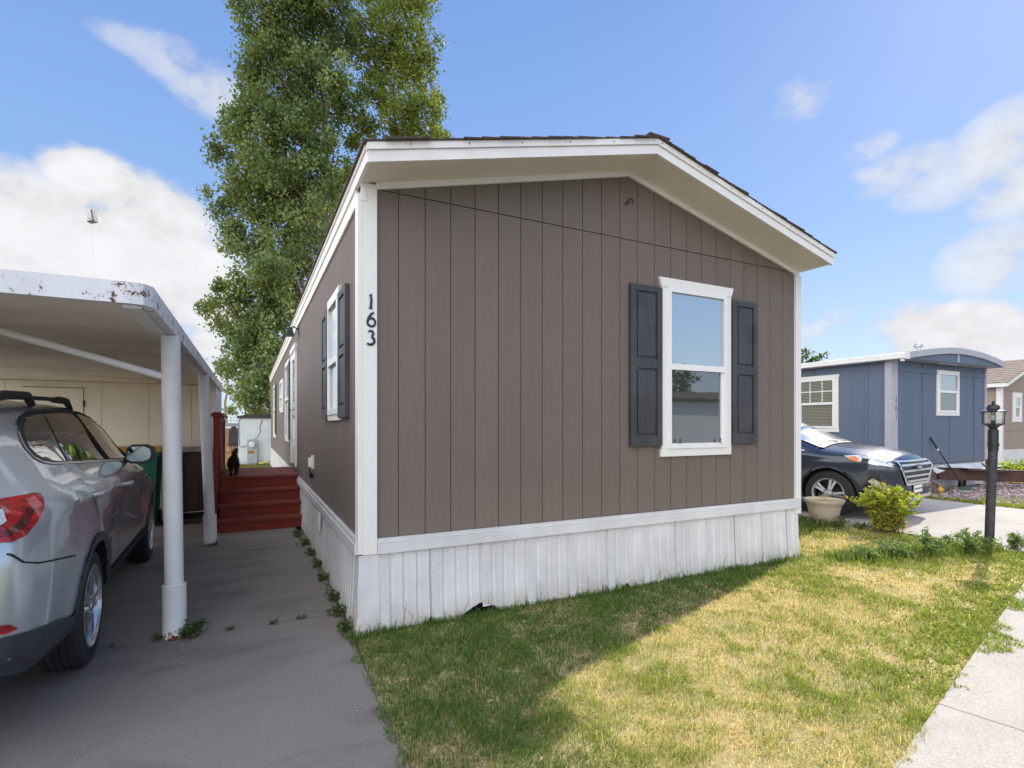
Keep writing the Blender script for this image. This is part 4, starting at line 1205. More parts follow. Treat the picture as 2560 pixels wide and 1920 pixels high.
M['silver'] = paint_mat('silver_paint', (0.58, 0.635, 0.68), 0.5, 0.26, 0.03)
M['navy'] = paint_mat('dark_blue_paint', (0.020, 0.032, 0.055), 0.35, 0.25, 0.12)
M['carglass'] = pane_mat('car_glass', (0.025, 0.026, 0.026), 0.16, 0.01, wav=0.0015)
M['carglass_lt'] = pane_mat('car_glass_light', (0.13, 0.12, 0.095), 0.14, 0.01, wav=0.0015)
M['screen'] = pane_mat('wind_screen', (0.28, 0.32, 0.30), 0.18, 0.12, wav=0.001)  # pale base puts part of the sun glare into the glass colour
M['cladding'] = pmat('grey_cladding', (0.045, 0.050, 0.058), 0.5, 0.15, 10, 0.0006, 200)
M['tyre'] = pmat('tyre_rubber', (0.022, 0.023, 0.025), 0.72, 0.25, 14, 0.001, 90)
M['alloy'] = pmat('alloy', (0.62, 0.63, 0.65), 0.25, 0.08, 10, metallic=0.85)
M['alloy_dark'] = pmat('dark_alloy', (0.06, 0.06, 0.065), 0.35, 0.2, 10, metallic=0.5)
M['chrome'] = pmat('chrome', (0.72, 0.72, 0.72), 0.32, 0.06, 10, metallic=0.75)
M['lamp_red'] = pmat('red_lens', (0.42, 0.006, 0.010), 0.12, 0.75, 5, coat=1.0, stretch=(1, 3, 9))
M['lamp_dark'] = pmat('dark_red_lens', (0.11, 0.003, 0.006), 0.12, 0.5, 9, coat=1.0)
M['lamp_clear'] = pmat('clear_lens', (0.65, 0.66, 0.68), 0.15, 0.35, 40, coat=1.0)
M['lamp_amber'] = pmat('amber_lens', (0.75, 0.17, 0.03), 0.2, 0.2, 14, coat=1.0)
M['seam'] = pmat('panel_gap', (0.02, 0.02, 0.022), 0.8, 0.2, 5)
M['chrome_trim'] = pmat('window_trim', (0.10, 0.10, 0.11), 0.25, 0.2, 8, metallic=0.6)

def wheel(parent, x, y, r, w, rr, spokes, split, sgn=1, steer=0.0, bolt=True):
    """tyre > rim; outside face towards sgn*x"""
    mt_ = Matrix.Translation((x, y, r)) @ Matrix.Rotation(steer, 4, 'Z') @ Matrix.Rotation(sgn * PI / 2, 4, 'Y')
    rot = mt_.to_3x3(); c0 = mt_.to_translation()
    prof = [(rr * 0.98, -w / 2), (rr + 0.03, -w / 2), (r * 0.93, -w / 2 + 0.004), (r * 0.985, -w / 2 + 0.028)]
    for k in range(5):
        za = -w / 2 + 0.03 + (w - 0.06) * k / 5; zb = -w / 2 + 0.03 + (w - 0.06) * (k + 1) / 5
        prof += [(r * 0.985, za + 0.003), (r, za + 0.006), (r, zb - 0.006), (r * 0.985, zb - 0.003)]
    prof += [(r * 0.985, w / 2 - 0.028), (r * 0.93, w / 2 - 0.004), (rr + 0.03, w / 2 - 0.003), (rr + 0.012, w / 2), (rr * 0.98, w / 2 - 0.005), (rr * 0.98, -w / 2)]
    b = MB(); b.lathe(prof, c0, 48, rot)
    ty = b.build('wheel', M['tyre'], parent, smooth=True, angle=30)
    # rim: lip, well, spokes, hub
    b = MB()
    b.lathe([(rr * 0.985, w / 2 - 0.004), (rr + 0.004, w / 2 + 0.001), (rr - 0.006, w / 2 + 0.003), (rr - 0.018, w / 2 - 0.012), (rr - 0.03, w / 2 - 0.05)], c0, 48, rot)
    z1 = w / 2 - 0.006
    for k in range(spokes):
        a = 2 * PI * k / spokes + PI / 2
        for off in ((-split, split) if split else (0,)):
            pts = []
            for f, hwid in ((0.14, 0.022), (0.55, 0.017), (1.0, 0.028 if not split else 0.022)):
                pts.append((f, hwid))
            L = rr - 0.015
            poly = [(0.05 + (L - 0.05) * f, hw_) for f, hw_ in pts] + [(0.05 + (L - 0.05) * f, -hw_) for f, hw_ in pts[::-1]]
            aa = a + off
            def fn(p, q, d, aa=aa):
                dz = 0.0 if p < 0.09 else -0.012 * ((p - 0.05) / L)
                return c0 + rot @ Vector((p * math.cos(aa) - q * math.sin(aa), p * math.sin(aa) + q * math.cos(aa), d + dz + (0.006 if abs(q) < 0.01 else 0)))
            b.prism(poly, fn, z1 - 0.03, z1)
    b.lathe([(0.0, z1 + 0.006), (0.028, z1 + 0.005), (0.032, z1), (0.065, z1 - 0.004), (0.075, z1 - 0.03)], c0, 24, rot)
    for k in range(5):
        a = 2 * PI * k / 5 + 0.3
        b.tube([c0 + rot @ Vector((0.052 * math.cos(a), 0.052 * math.sin(a), z1 - 0.006)), c0 + rot @ Vector((0.052 * math.cos(a), 0.052 * math.sin(a), z1 + 0.006))], 0.008, 8)
    b.build('rim', M['alloy'], ty, bevel=0.003)
    b = MB(); b.lathe([(0, -0.02), (rr - 0.02, -0.02), (rr - 0.004, -0.03), (rr - 0.004, -w / 2 + 0.01)], c0, 40, rot); b.lathe([(0.0, 0.012), (0.14, 0.012), (0.14, -0.015)], c0, 28, rot)
    b.build('brake_disc', M['alloy_dark'], ty)
    return ty

# ---- silver car under the carport, seen from behind on its right side
SY = math.atan2(0.07, 2.8)
sv = thing('silver_car', 'silver family car parked nose-in under the carport, red tail light and roof rails in view', 'car', (0, 0, 0))
def bulge_s(y, z):
    g_ = lambda a, s_: math.exp(-((z - a) / s_) ** 2)
    mid = sstep(-0.9, -0.4, y) * (1 - sstep(2.6, 3.2, y))
    v = 0.020 * g_(1.02 + 0.03 * (1 - y / 2.8), 0.035) * mid - 0.022 * g_(0.72, 0.16) * sstep(0.45, 0.8, y) * (1 - sstep(1.95, 2.35, y))
    for cy_ in (0.0, 2.8): v += 0.018 * math.exp(-((math.hypot(y - cy_, z - 0.35) - 0.44) / 0.09) ** 2)
    return v
SC = CarShape([(-1.16, .72), (-1.13, .98), (-1.08, 1.13), (-1.0, 1.30), (-.88, 1.50), (-.78, 1.585), (-.6, 1.622), (-.2, 1.645), (.4, 1.668), (.9, 1.672), (1.4, 1.645), (1.78, 1.565), (2.08, 1.43), (2.36, 1.26), (2.56, 1.135), (2.7, 1.09), (2.9, 1.03), (3.3, .96), (3.6, .86), (3.72, .70)],
              [(-1.16, .74), (-1.13, .83), (-1.07, .895), (-.98, .935), (-.8, .968), (-.5, .99), (0, 1.0), (2.7, 1.0), (3.1, .965), (3.4, .90), (3.6, .80), (3.72, .66)], bulge=bulge_s, LX=[.70, .82, .885, .915, .928, .935, .939, .940, .937, .932, .922, .888, .838, .788, .746, .706, .666, .602],
              under=[(-1.16, .42), (-1.0, .36), (-.6, .25), (3.2, .25), (3.72, .3)])
ys = sorted(set([round(v, 3) for v in list(np.linspace(-1.16, -0.7, 14)) + list(np.linspace(-0.7, 3.3, 56)) + list(np.linspace(3.3, 3.72, 10))]))
RW = 0.352
SC.body('body', ys, M['silver'], sv, cuts=((0.0, RW, 0.405), (2.8, RW, 0.405)), low=0.45)
for sg in (1, -1):
    quarter = [(-.44, 1.40), (-.455, 1.36), (-.435, 1.325), (-.37, 1.295), (-.28, 1.278), (-.08, 1.262), (.10, 1.545), (-.08, 1.535), (-.24, 1.508), (-.35, 1.472), (-.415, 1.435)]
    rear = [(-.04, 1.259), (.86, 1.222), (.86, 1.560), (.5, 1.560), (.14, 1.547)]
    frt = [(.95, 1.218), (2.20, 1.162), (2.11, 1.25), (1.80, 1.41), (1.48, 1.522), (1.15, 1.558), (.95, 1.562)]
    out = [(-.495, 1.405), (-.512, 1.358), (-.49, 1.308), (-.41, 1.278), (-.28, 1.262), (2.27, 1.14), (2.14, 1.262), (1.82, 1.426), (1.49, 1.538), (1.15, 1.574), (.5, 1.576), (.1, 1.562), (-.085, 1.551), (-.25, 1.524), (-.385, 1.486), (-.455, 1.447)]
    tr = SC.side('window_surround', out, 0.003, M['black'], sv, sg)
    seam(SC, 'window_trim', [(-.455, 1.447), (-.495, 1.405), (-.512, 1.358), (-.49, 1.308), (-.41, 1.278), (-.28, 1.262), (0.5, 1.226), (1.3, 1.186), (2.27, 1.136)], 0.012, M['chrome'], sv, sg, 0.006)
    SC.side('window', quarter, 0.006, M['carglass'], sv, sg)
    SC.side('window', rear, 0.006, M['carglass'], sv, sg)
    SC.side('window', frt, 0.006, M['carglass_lt'], sv, sg)
    # dark cladding: arches, sill, bumper corner
    for cy_ in (0.0, 2.8):
        SC.side('arch_trim', [[p for p in q] for q in ring_poly(cy_, RW, 0.398, 0.455, -0.12, PI + 0.12, 22)], 0.010, M['cladding'], sv, sg, 5.0)
    SC.side('sill_trim', [[(y0, .27), (y0 + 0.16, .27), (y0 + 0.16, .415), (y0, .415)] for y0 in np.arange(0.43, 2.3, 0.16)], 0.011, M['cladding'], sv, sg, 5.0)
    for pts in ([(-0.12, 1.22), (-0.04, 1.02), (0.16, .86), (0.40, .66), (.47, .45)], [(.905, 1.185), (.93, 1.0), (.92, .45)], [(1.98, 1.12), (2.05, 1.0), (2.08, .8), (2.0, .45)], [(.47, .43), (.9, .43), (1.98, .43)],
                [(-1.12, .965), (-1.02, .865), (-.92, .835), (-.46, .765)]):
        seam(SC, 'panel_gap', pts, 0.008, M['seam'], sv, sg, 0.006)
    fr_ = [(2.27, 1.14), (2.14, 1.262), (1.82, 1.426), (1.49, 1.538), (1.15, 1.574), (.5, 1.576), (.1, 1.562), (-.085, 1.551), (-.25, 1.524), (-.385, 1.486)]
    b = MB(); b.tube([(sg * (SC.X(y_, z_) + .004), y_, z_) for y_, z_ in fr_], .011, 6); b.build('window_seal', M['rubber'], sv, smooth=True)
    b = MB(); b.tube([(sg * (SC.X(y_, z_) + .006), y_, z_) for y_, z_ in ((.91, 1.21), (.905, 1.38), (.905, 1.57))], .016, 6); b.build('pillar_trim', M['rubber'], sv, smooth=True)
    # tail light wraps round the corner
    SC.side('tail_light', [(-1.125, .985), (-1.05, .965), (-.99, .98), (-.91, 1.015), (-.82, 1.065), (-.755, 1.12), (-.75, 1.145), (-.79, 1.152), (-.95, 1.147), (-1.09, 1.135), (-1.12, 1.10)], 0.009, M['lamp_red'], sv, sg, 0.04)
    SC.side('lamp_segment', [(-1.12, 1.005), (-1.05, .99), (-.96, 1.02), (-.86, 1.085), (-.87, 1.10), (-.97, 1.045), (-1.05, 1.015), (-1.12, 1.025)], 0.0125, M['lamp_dark'], sv, sg, 0.04)
    SC.side('reverse_light', [(-1.118, 1.055), (-1.06, 1.04), (-1.02, 1.055), (-.99, 1.105), (-1.10, 1.112)], 0.014, M['lamp_clear'], sv, sg, 0.04)
    SC.side('bumper_trim', [(-1.155, .20), (-.9, .20), (-.42, .20), (-.435, .43), (-.6, .47), (-.85, .515), (-1.155, .575)], 0.010, M['cladding'], sv, sg, 0.07)
    SC.side('reflector', [(-1.145, .595), (-1.09, .575), (-1.05, .58), (-1.08, .61), (-1.145, .635)], 0.015, M['lamp_red'], sv, sg, 0.05)
    SC.side('headlight', [(3.05, .92), (3.62, .74), (3.66, .80), (3.45, .91), (3.2, .97)], 0.008, M['lamp_clear'], sv, sg, 0.06)
    for y0, z0 in ((-0.02, 1.045), (1.02, 1.005)):
        b = MB()
        x = sg * (SC.X(y0, z0) + 0.0); 
        b.tube([(x - sg * 0.005, y0 - 0.02, z0), (x + sg * 0.038, y0 + 0.02, z0 + 0.005), (x + sg * 0.042, y0 + 0.10, z0 + 0.004), (x + sg * 0.034, y0 + 0.19, z0 - 0.004), (x - sg * 0.004, y0 + 0.22, z0 - 0.008)], [.012, .016, .018, .016, .012], 10, squash=(Vector((1, 0, 0)), 0.7))
        b.build('door_handle', M['chrome'], sv, smooth=True)
    # roof rail
    b = MB()
    rz = lambda y, d: SC.Z(y, 0.60) + d
    xr = sg * 0.60
    b.tube([(xr, -.62, rz(-.62, -.01)), (xr, -.52, rz(-.5, .05)), (xr, -.3, rz(-.3, .068)), (xr, .05, rz(.05, .065)), (xr, .14, rz(.14, .012))], [.014, .024, .027, .026, .02], 10)
    b.tube([(xr, .10, rz(.1, .052)), (xr, .45, rz(.45, .05)), (xr, .75, rz(.75, .048))], .014, 10)
    b.tube([(xr, .60, rz(.6, .047)), (xr, .75, rz(.75, .052)), (xr, .92, rz(.92, .05)), (xr, 1.05, rz(1.05, .0))], [.02, .026, .024, .016], 10)
    b.build('roof_rail', M['rubber'], sv, smooth=True)
    # door mirror
    b = MB()
    x0 = SC.X(1.62, 1.17) - 0.0
    b.tube([(sg * (x0 - .03), 1.66, 1.16), (sg * (x0 + .06), 1.60, 1.17)], [.045, .035], 10, squash=(Vector((0, 0, 1)), 0.6))
    mir = b.build('mirror_arm', M['black'], sv, smooth=True)
    b = MB()
    cxm, cym, czm = sg * (x0 + .135), 1.66, 1.225
    prof = [(-.115, -.055), (-.10, .05), (-.06, .082), (.05, .083), (.105, .055), (.118, -.01), (.10, -.065), (.04, -.088), (-.07, -.086)]
    b.prism([(cxm + sg * p, czm + q) for p, q in prof], lambda p, q, d: (cxm + (p - cxm) * (1 - max(0, d - 1.52) * 2.2), d, czm + (q - czm) * (1 - max(0, d - 1.52) * 2.2)), 1.50, 1.535)
    b.prism([(cxm + sg * p, czm + q) for p, q in prof], lambda p, q, d: (cxm + (p - cxm) * (0.96 if d < 1.6 else .55), d, czm + (q - czm) * (0.96 if d < 1.6 else .55)), 1.536, 1.66)
    m2 = b.build('mirror', M['black'], sv, bevel=0.012, smooth=True)
    b = MB(); b.prism([(cxm + sg * (p * .76 - .012), czm + q * .76) for p, q in prof], lambda p, q, d: (p, d, q), 1.494, 1.499); b.build('mirror_glass', pmat('mirror', (0.24, 0.27, 0.25), 0.05, 0.05, 4, metallic=1.0), m2)
SC.upper('windscreen', [(1.54, -.54), (2.50, -.68), (2.50, .68), (1.54, .54)], 0.008, M['screen'], sv)
SC.upper('rear_window', [(-1.03, -.62), (-.84, -.55), (-.84, .55), (-1.03, .62)], 0.02, M['carglass'], sv)
b = MB(); b.box(-.26, .26, -1.19, -1.165, .80, .93); b.build('number_plate', M['label'], sv, bevel=0.005)
for sg in (1, -1):
    wheel(sv, sg * 0.815, 0.0, RW, 0.225, 0.245, 5, 0.16, sg)
    wheel(sv, sg * 0.815, 2.8, RW, 0.225, 0.245, 5, 0.16, sg)
sv.location = (-2.51, 0.25, 0); sv.rotation_euler = (0, 0, 0.032)

# ---- dark blue car backed into the drive on the right, nose towards the street
bv = thing('blue_car', 'dark blue car with chrome bars on its grille, parked beside the blue home', 'car', (0, 0, 0))
def bulge_b(y, z):
    v = 0.0
    for cy_ in (0.0, 2.85): v += 0.020 * math.exp(-((math.hypot(y - cy_, z - 0.37) - 0.46) / 0.09) ** 2)
    v += 0.014 * math.exp(-((z - 0.98) / 0.03) ** 2) * (1 - sstep(3.0, 3.4, y))
    return v
BC = CarShape([(-1.02, .75), (-.98, 1.1), (-.85, 1.35), (-.7, 1.55), (-.4, 1.66), (.2, 1.72), (.8, 1.74), (1.2, 1.72), (1.55, 1.66), (2.0, 1.47), (2.4, 1.30), (2.66, 1.18), (2.8, 1.16), (3.1, 1.135), (3.35, 1.095), (3.55, 1.05), (3.66, 1.01), (3.71, .955), (3.73, .87)],
              [(-1.02, .76), (-.95, .88), (-.8, .95), (-.4, .99), (0, 1.0), (2.8, 1.0), (3.15, .985), (3.40, .945), (3.55, .89), (3.66, .80), (3.73, .70)], ztop=1.74, bulge=bulge_b,
              under=[(-1.02, .42), (-.6, .26), (3.2, .25), (3.73, .32)])
ys = sorted(set([round(v, 3) for v in list(np.linspace(-1.02, -0.6, 10)) + list(np.linspace(-0.6, 3.3, 50)) + list(np.linspace(3.3, 3.73, 16))]))
RB = 0.372
BC.body('body', ys, M['navy'], bv, cuts=((0.0, RB, 0.425), (2.85, RB, 0.425)))
for sg in (1, -1):
    out = [(-.7, 1.33), (-.55, 1.22), (2.46, 1.06), (2.2, 1.22), (1.9, 1.38), (1.55, 1.53), (1.2, 1.60), (.4, 1.625), (-.2, 1.60), (-.55, 1.53)]
    BC.side('window_surround', out, 0.003, M['black'], bv, sg)
    seam(BC, 'window_trim', [(-.55, 1.22), (.4, 1.17), (1.3, 1.12), (2.46, 1.055)], 0.018, M['chrome'], bv, sg, 0.006)
    seam(BC, 'window_trim', [(2.46, 1.06), (2.2, 1.22), (1.9, 1.38), (1.55, 1.53)], 0.018, M['chrome_trim'], bv, sg, 0.006)
    BC.side('window', [(-.6, 1.33), (-.5, 1.25), (-.05, 1.225), (-.1, 1.565), (-.5, 1.50)], 0.006, M['carglass'], bv, sg)
    BC.side('window', [(0, 1.22), (.92, 1.18), (.85, 1.585), (.4, 1.60), (-.05, 1.575)], 0.006, M['carglass'], bv, sg)
    BC.side('window', [(1.0, 1.17), (1.95, 1.115), (1.95, 1.32), (1.8, 1.40), (1.5, 1.515), (1.2, 1.575), (.93, 1.59)], 0.006, M['carglass'], bv, sg)
    BC.side('window', [(2.0, 1.11), (2.36, 1.09), (2.2, 1.19), (2.0, 1.295)], 0.006, M['carglass'], bv, sg)
    for cy_ in (0.0, 2.85):
        BC.side('arch_trim', ring_poly(cy_, RB, 0.418, 0.452, -0.2, PI + 0.2, 24), 0.009, M['navy'], bv, sg, 5.0)
    BC.side('sill_trim', [[(y0, .27), (y0 + 0.16, .27), (y0 + 0.16, .40), (y0, .40)] for y0 in np.arange(0.45, 2.3, 0.16)], 0.011, M['cladding'], bv, sg, 5.0)
    for pts in ([(2.2, 1.07), (2.27, .98), (2.28, .8), (2.2, .45)], [(.95, 1.17), (1.02, 1.0), (1.02, .45)], [(2.52, 1.035), (2.85, 1.02), (3.12, .985)]):
        seam(BC, 'panel_gap', pts, 0.008, M['seam'], bv, sg)
    BC.side('headlight', [(3.06, .995), (3.18, .945), (3.35, .90), (3.6, .86), (3.69, .845), (3.68, .885), (3.6, .935), (3.42, .98), (3.22, 1.01)], 0.007, M['lamp_clear'], bv, sg, 0.04)
    BC.side('indicator', [(3.09, .975), (3.18, .935), (3.29, .905), (3.27, .965), (3.18, .99)], 0.011, M['lamp_amber'], bv, sg, 0.04)
    BC.side('projector', [(3.42, .885), (3.53, .865), (3.53, .93), (3.43, .945)], 0.012, M['chrome'], bv, sg, 0.04)
    BC.side('lamp_housing', [(3.31, .905), (3.40, .887), (3.40, .955), (3.31, .97)], 0.0115, M['black'], bv, sg, 0.04)
    BC.side('lower_bumper', [(3.33, .33), (3.70, .33), (3.71, .42), (3.6, .60), (3.45, .70), (3.34, .56)], 0.008, M['black'], bv, sg, 0.05)
    BC.side('fog_trim', [(3.40, .62), (3.47, .665), (3.6, .58), (3.67, .47), (3.62, .44)], 0.014, M['chrome'], bv, sg, 0.05)
    b = MB()
    x0 = BC.X(2.1, 1.12)
    b.tube([(sg * (x0 - .03), 2.12, 1.13), (sg * (x0 + .10), 2.09, 1.15)], [.045, .035], 10, squash=(Vector((0, 0, 1)), 0.6)); b.blob((sg * (x0 + .19), 2.07, 1.20), (.12, .07, .085), 2)
    b.build('mirror', M['navy'], bv, smooth=True)
BC.upper('windscreen', [(1.62, -.58), (2.1, -.66), (2.60, -.74), (2.60, .74), (2.1, .66), (1.62, .58)], 0.010, M['screen'], bv)
BC.upper('cowl', [(2.61, -.74), (2.70, -.72), (2.74, 0), (2.70, .72), (2.61, .76), (2.62, 0)], 0.012, M['black'], bv)
for s_ in (-1, 1):
    b = MB(); b.tube([(s_ * 0.15, 2.66, BC.Z(2.66, .15) + .025), (s_ * 0.15 + .28, 2.60, BC.Z(2.60, .4) + .03), (s_ * 0.15 + .50, 2.56, BC.Z(2.56, .5) + .035)], .010, 8); b.build('wiper', M['black'], bv)
# nose: surface y(x, z) on the front of the body
def nose(x, z):
    lo, hi = 3.0, 3.73
    f = lambda y: abs(x) <= BC.X(y, z) and z <= BC.Z(y, x)
    if f(hi): return hi
    for _ in range(24):
        m = (lo + hi) / 2
        if f(m): lo = m
        else: hi = m
    return lo
npatch = lambda name, poly, off, mat, par=bv, step=0.05: patch(name, poly, lambda x, z: Vector((x, nose(x, z) + off, z)), mat, par, step)
grl = npatch('grille', [(-.60, .925), (-.63, .82), (-.42, .575), (.42, .575), (.63, .82), (.60, .925)], 0.012, M['black'])
npatch('grille_surround', [[(-.62, .938), (.62, .938), (.60, .912), (-.60, .912)], [(-.62, .938), (-.655, .82), (-.61, .82), (-.585, .92)], [(-.655, .82), (-.43, .55), (-.40, .585), (-.61, .825)], [(.62, .938), (.655, .82), (.61, .82), (.585, .92)], [(.655, .82), (.43, .55), (.40, .585), (.61, .825)], [(-.43, .55), (.43, .55), (.40, .585), (-.40, .585)]], 0.026, M['chrome'])
for z0, w0_, w1_ in ((.865, .585, .60), (.775, .595, .565), (.69, .52, .48), (.615, .44, .41)):
    npatch('grille_bar', [(-w0_, z0 + .016), (w0_, z0 + .016), (w1_, z0 - .016), (-w1_, z0 - .016)], 0.034, M['chrome'])
em = npatch('badge', [(.115 * math.cos(a), .82 + .052 * math.sin(a)) for a in np.linspace(0, 2 * PI, 28)[:-1]], 0.046, M['chrome'])
npatch('badge_field', [(.098 * math.cos(a), .82 + .040 * math.sin(a)) for a in np.linspace(0, 2 * PI, 28)[:-1]], 0.052, pmat('badge_blue', (0.02, 0.06, 0.22), 0.2, 0.1, 8, coat=1.0), em)
lg = text_mesh('badge_script', 'Ford', 0.065, M['chrome'], Matrix.Translation((0, nose(0, .82) + .055, .82)) @ Matrix.Rotation(PI, 4, 'Z') @ Matrix.Rotation(PI / 2, 4, 'X') @ Matrix.Shear('XY', 4, (0.25, 0)), em)
npatch('intake', [(-.60, .49), (-.50, .38), (.50, .38), (.60, .49)], 0.010, M['black'])
npatch('skid_plate', [(-.62, .365), (-.5, .335), (.5, .335), (.62, .365), (.55, .38), (-.55, .38)], 0.016, M['chrome'])
b = MB(); ny = nose(0, .47) + 0.02; b.box(-.155, .155, ny, ny + .012, .43, .54); pl = b.build('number_plate', M['white'], bv, bevel=0.004)
b = MB(); b.box(-.14, .14, ny + .0125, ny + .0135, .475, .50); b.build('plate_band', pmat('plate_green', (0.06, 0.18, 0.10), 0.5, 0.2, 30), pl)
for sg in (1, -1):
    wheel(bv, sg * 0.815, 0.0, RB, 0.235, 0.245, 5, 0.15, sg)
    wheel(bv, sg * 0.815, 2.85, RB, 0.235, 0.245, 5, 0.15, sg)
hx_, hy_ = 0.14, -0.990
bv.location = (7.60 + .92 * .990 - 2.85 * hx_, 1.42 + .92 * .14 - 2.85 * hy_, 0); bv.rotation_euler = (0, 0, math.atan2(hy_, hx_) - PI / 2)

# ------------------------------------------------------------------ blue mobile home on the right
bh = thing('mobile_home', 'blue mobile home with a low arched roof and number 161 on its corner post', 'mobile home', (11.41, 2.5, 0))
M['blue'] = siding_mat('blue_siding', (0.130, 0.165, 0.235), 0.08)
M['bluetrim'] = pmat('blue_grey_trim', (0.42, 0.43, 0.48), 0.6, 0.08, 5, 0.001, 30)
BX0, BX1, BY0, BY1 = 11.44, 15.56, 2.5, 17.5
b = MB()
b.box(BX0 + 0.012, BX1 - 0.012, BY0 + 0.012, BY1, 0.58, 2.93)
fx = [BX0, 12.685, 13.85, 14.985, BX1]
for xa, xb in zip(fx[:-1], fx[1:]): b.box(xa + (0.012 if xa > BX0 else 0), xb - (0.012 if xb < BX1 else 0), BY0, BY0 + 0.0125, 0.60, 2.90)
yy = [BY0] + [2.98 + 1.2 * k for k in range(13)]
for ya, yb in zip(yy[:-1], yy[1:]): b.box(BX0, BX0 + 0.0125, ya + 0.006, yb - 0.006, 0.60, 2.90)
b.build('wall', M['blue'], bh)
for xa in fx[1:-1]:
    b = MB(); b.box(xa - 0.012, xa + 0.012, BY0 - 0.012, BY0 - 0.001, 0.60, 1.66 if xa == 13.85 else 2.62); b.build('batten', M['blue'], bh)
for ya in yy[1:]:
    if 3.6 < ya < 4.7: continue
    b = MB(); b.box(BX0 - 0.012, BX0 - 0.001, ya - 0.035, ya + 0.035, 0.60, 2.86); b.build('batten', M['blue'], bh)
b = MB(); b.box(BX0 + 0.22, BX1 - 0.06, BY0 - 0.018, BY0 - 0.001, 2.63, 2.73)
b.build('batten', M['blue'], bh)
b = MB(); b.box(BX0 - 0.03, BX0 + 0.215, BY0 - 0.03, BY0 - 0.001, 0.58, 2.86); b.box(BX0 - 0.03, BX0 - 0.001, BY0, BY0 + 0.10, 0.58, 2.86); cpost = b.build('corner_post', M['bluetrim'], bh, bevel=0.004)
b = MB(); b.box(BX1 - 0.06, BX1 + 0.02, BY0 - 0.025, BY0 - 0.001, 0.58, 2.86); b.build('corner_post', M['bluetrim'], bh, bevel=0.004)
for ch, z in (('1', 2.02), ('6', 1.84), ('1', 1.66)):
    b = MB(); digit(b, ch, lambda u, v, d, z=z: (BX0 + 0.15 + u, BY0 - 0.031 - d, z + v), 0.13); b.build('house_number', pmat('grey_number', (0.18, 0.2, 0.26), 0.5), bh, smooth=True)
# arched roof with its front fascia and gable panel
arc = [(11.36, 2.965), (11.9, 3.045), (12.55, 3.125), (13.1, 3.175), (13.53, 3.195), (14.0, 3.188), (14.6, 3.148), (15.15, 3.085), (15.66, 2.995)]
rp = arc + [(x, z - 0.035) for x, z in arc[::-1]]
b = MB()
for (x0, z0), (x1, z1) in zip(arc[:-1], arc[1:]):
    b.prism([(x0, z0 - .03), (x1, z1 - .03), (x1, z1), (x0, z0)], lambda p, q, d: (p, d, q), 2.205, BY1 + 0.1)
b.build('roof', pmat('pale_roof', (0.50, 0.50, 0.52), 0.5, 0.12, 3), bh)
b = MB()
for (x0, z0), (x1, z1) in zip(arc[:-1], arc[1:]):
    b.prism([(x0 + .001, z0 - .125), (x1 - .001, z1 - .125), (x1 - .001, z1 + .008), (x0 + .001, z0 + .008)], lambda p, q, d: (p, d, q), 2.16, 2.20)
b.box(13.50, 13.56, 2.185, 2.199, 2.88, 3.065)
b.build('fascia', M['bluetrim'], bh)
b = MB()
for (x0, z0), (x1, z1) in zip(arc[:-1], arc[1:]):
    if min(z0, z1) - .126 > 2.872: b.prism([(x0, 2.87), (x1, 2.87), (x1, z1 - .126), (x0, z0 - .126)], lambda p, q, d: (p, d, q), 2.20, 2.215)
    else:
        zl, zr_ = max(z0 - .126, 2.871), max(z1 - .126, 2.871)
        if zl + zr_ > 5.743: b.prism([(x0, 2.87), (x1, 2.87), (x1, zr_), (x0, zl)], lambda p, q, d: (p, d, q), 2.20, 2.215)
b.build('gable_panel', M['blue'], bh)
b = MB(); b.box(11.37, 15.64, 2.217, BY0 + 0.01, 2.865, 2.88); b.box(12.95, 13.75, 2.30, 2.33, 2.835, 2.864); b.build('soffit', M['bluetrim'], bh)
b = MB(); b.box(11.23, 11.36, 2.13, BY1, 2.85, 2.935); b.box(11.225, 11.40, 2.115, 2.129, 2.83, 2.99); b.tube([(11.30, 2.2, 2.86), (11.30, 2.2, 2.79)], 0.04, 10); b.build('gutter', M['white'], bh, bevel=0.008)
b = MB(); b.box(11.362, 11.41, 2.21, BY1, 2.83, 2.92); b.build('eave_board', M['bluetrim'], bh)
vt = MB(); vt.lathe([(0.045, -0.2), (0.045, 0.10)], (14.2, 3.3, 3.32), 14); vt.lathe([(0.10, 0.0), (0.10, 0.03), (0.06, 0.08), (0.0, 0.10)], (14.2, 3.3, 3.42), 16); vt.build('roof_vent', pmat('vent_metal', (0.5, 0.5, 0.52), 0.4, 0.15, 12, metallic=0.6), bh, smooth=True)
bfront = lambda a, d, z: (a, BY0 - d, z)
bleft = lambda a, d, z: (BX0 - d, a, z)
M['pane_trees'] = pane_mat('pane_trees', (0.10, 0.11, 0.10), 0.30)
M['pane_blind'] = pane_mat('pane_blind', (0.12, 0.13, 0.10), 0.10, stripes=0.7, stripe_scale=16)
M['pane_blind2'] = pane_mat('pane_blind_light', (0.30, 0.31, 0.24), 0.10, stripes=0.75, stripe_scale=9)
window(bh, bfront, 13.33, 14.19, 1.76, 2.67, 2.24, (M['pane_trees'], M['pane_blind']), trim=0.07, head=0.06, flare=0.0)
wl = window(bh, bleft, 3.68, 4.56, 1.40, 2.56, 1.98, (M['pane_blind2'], M['pane_blind2']), trim=0.09, head=0.085, flare=0.03)
b = MB()
for y in (3.97, 4.27): b.box(BX0 - 0.024, BX0 - 0.0125, y - 0.008, y + 0.008, 2.01, 2.52)
b.box(BX0 - 0.023, BX0 - 0.0126, 3.72, 4.52, 2.26, 2.28)
b.build('muntin', M['vinyl_frame'], wl)
M['skirt_blue'] = pmat('pale_skirt', (0.62, 0.63, 0.64), 0.6, 0.12, 3, 0.002, 20)
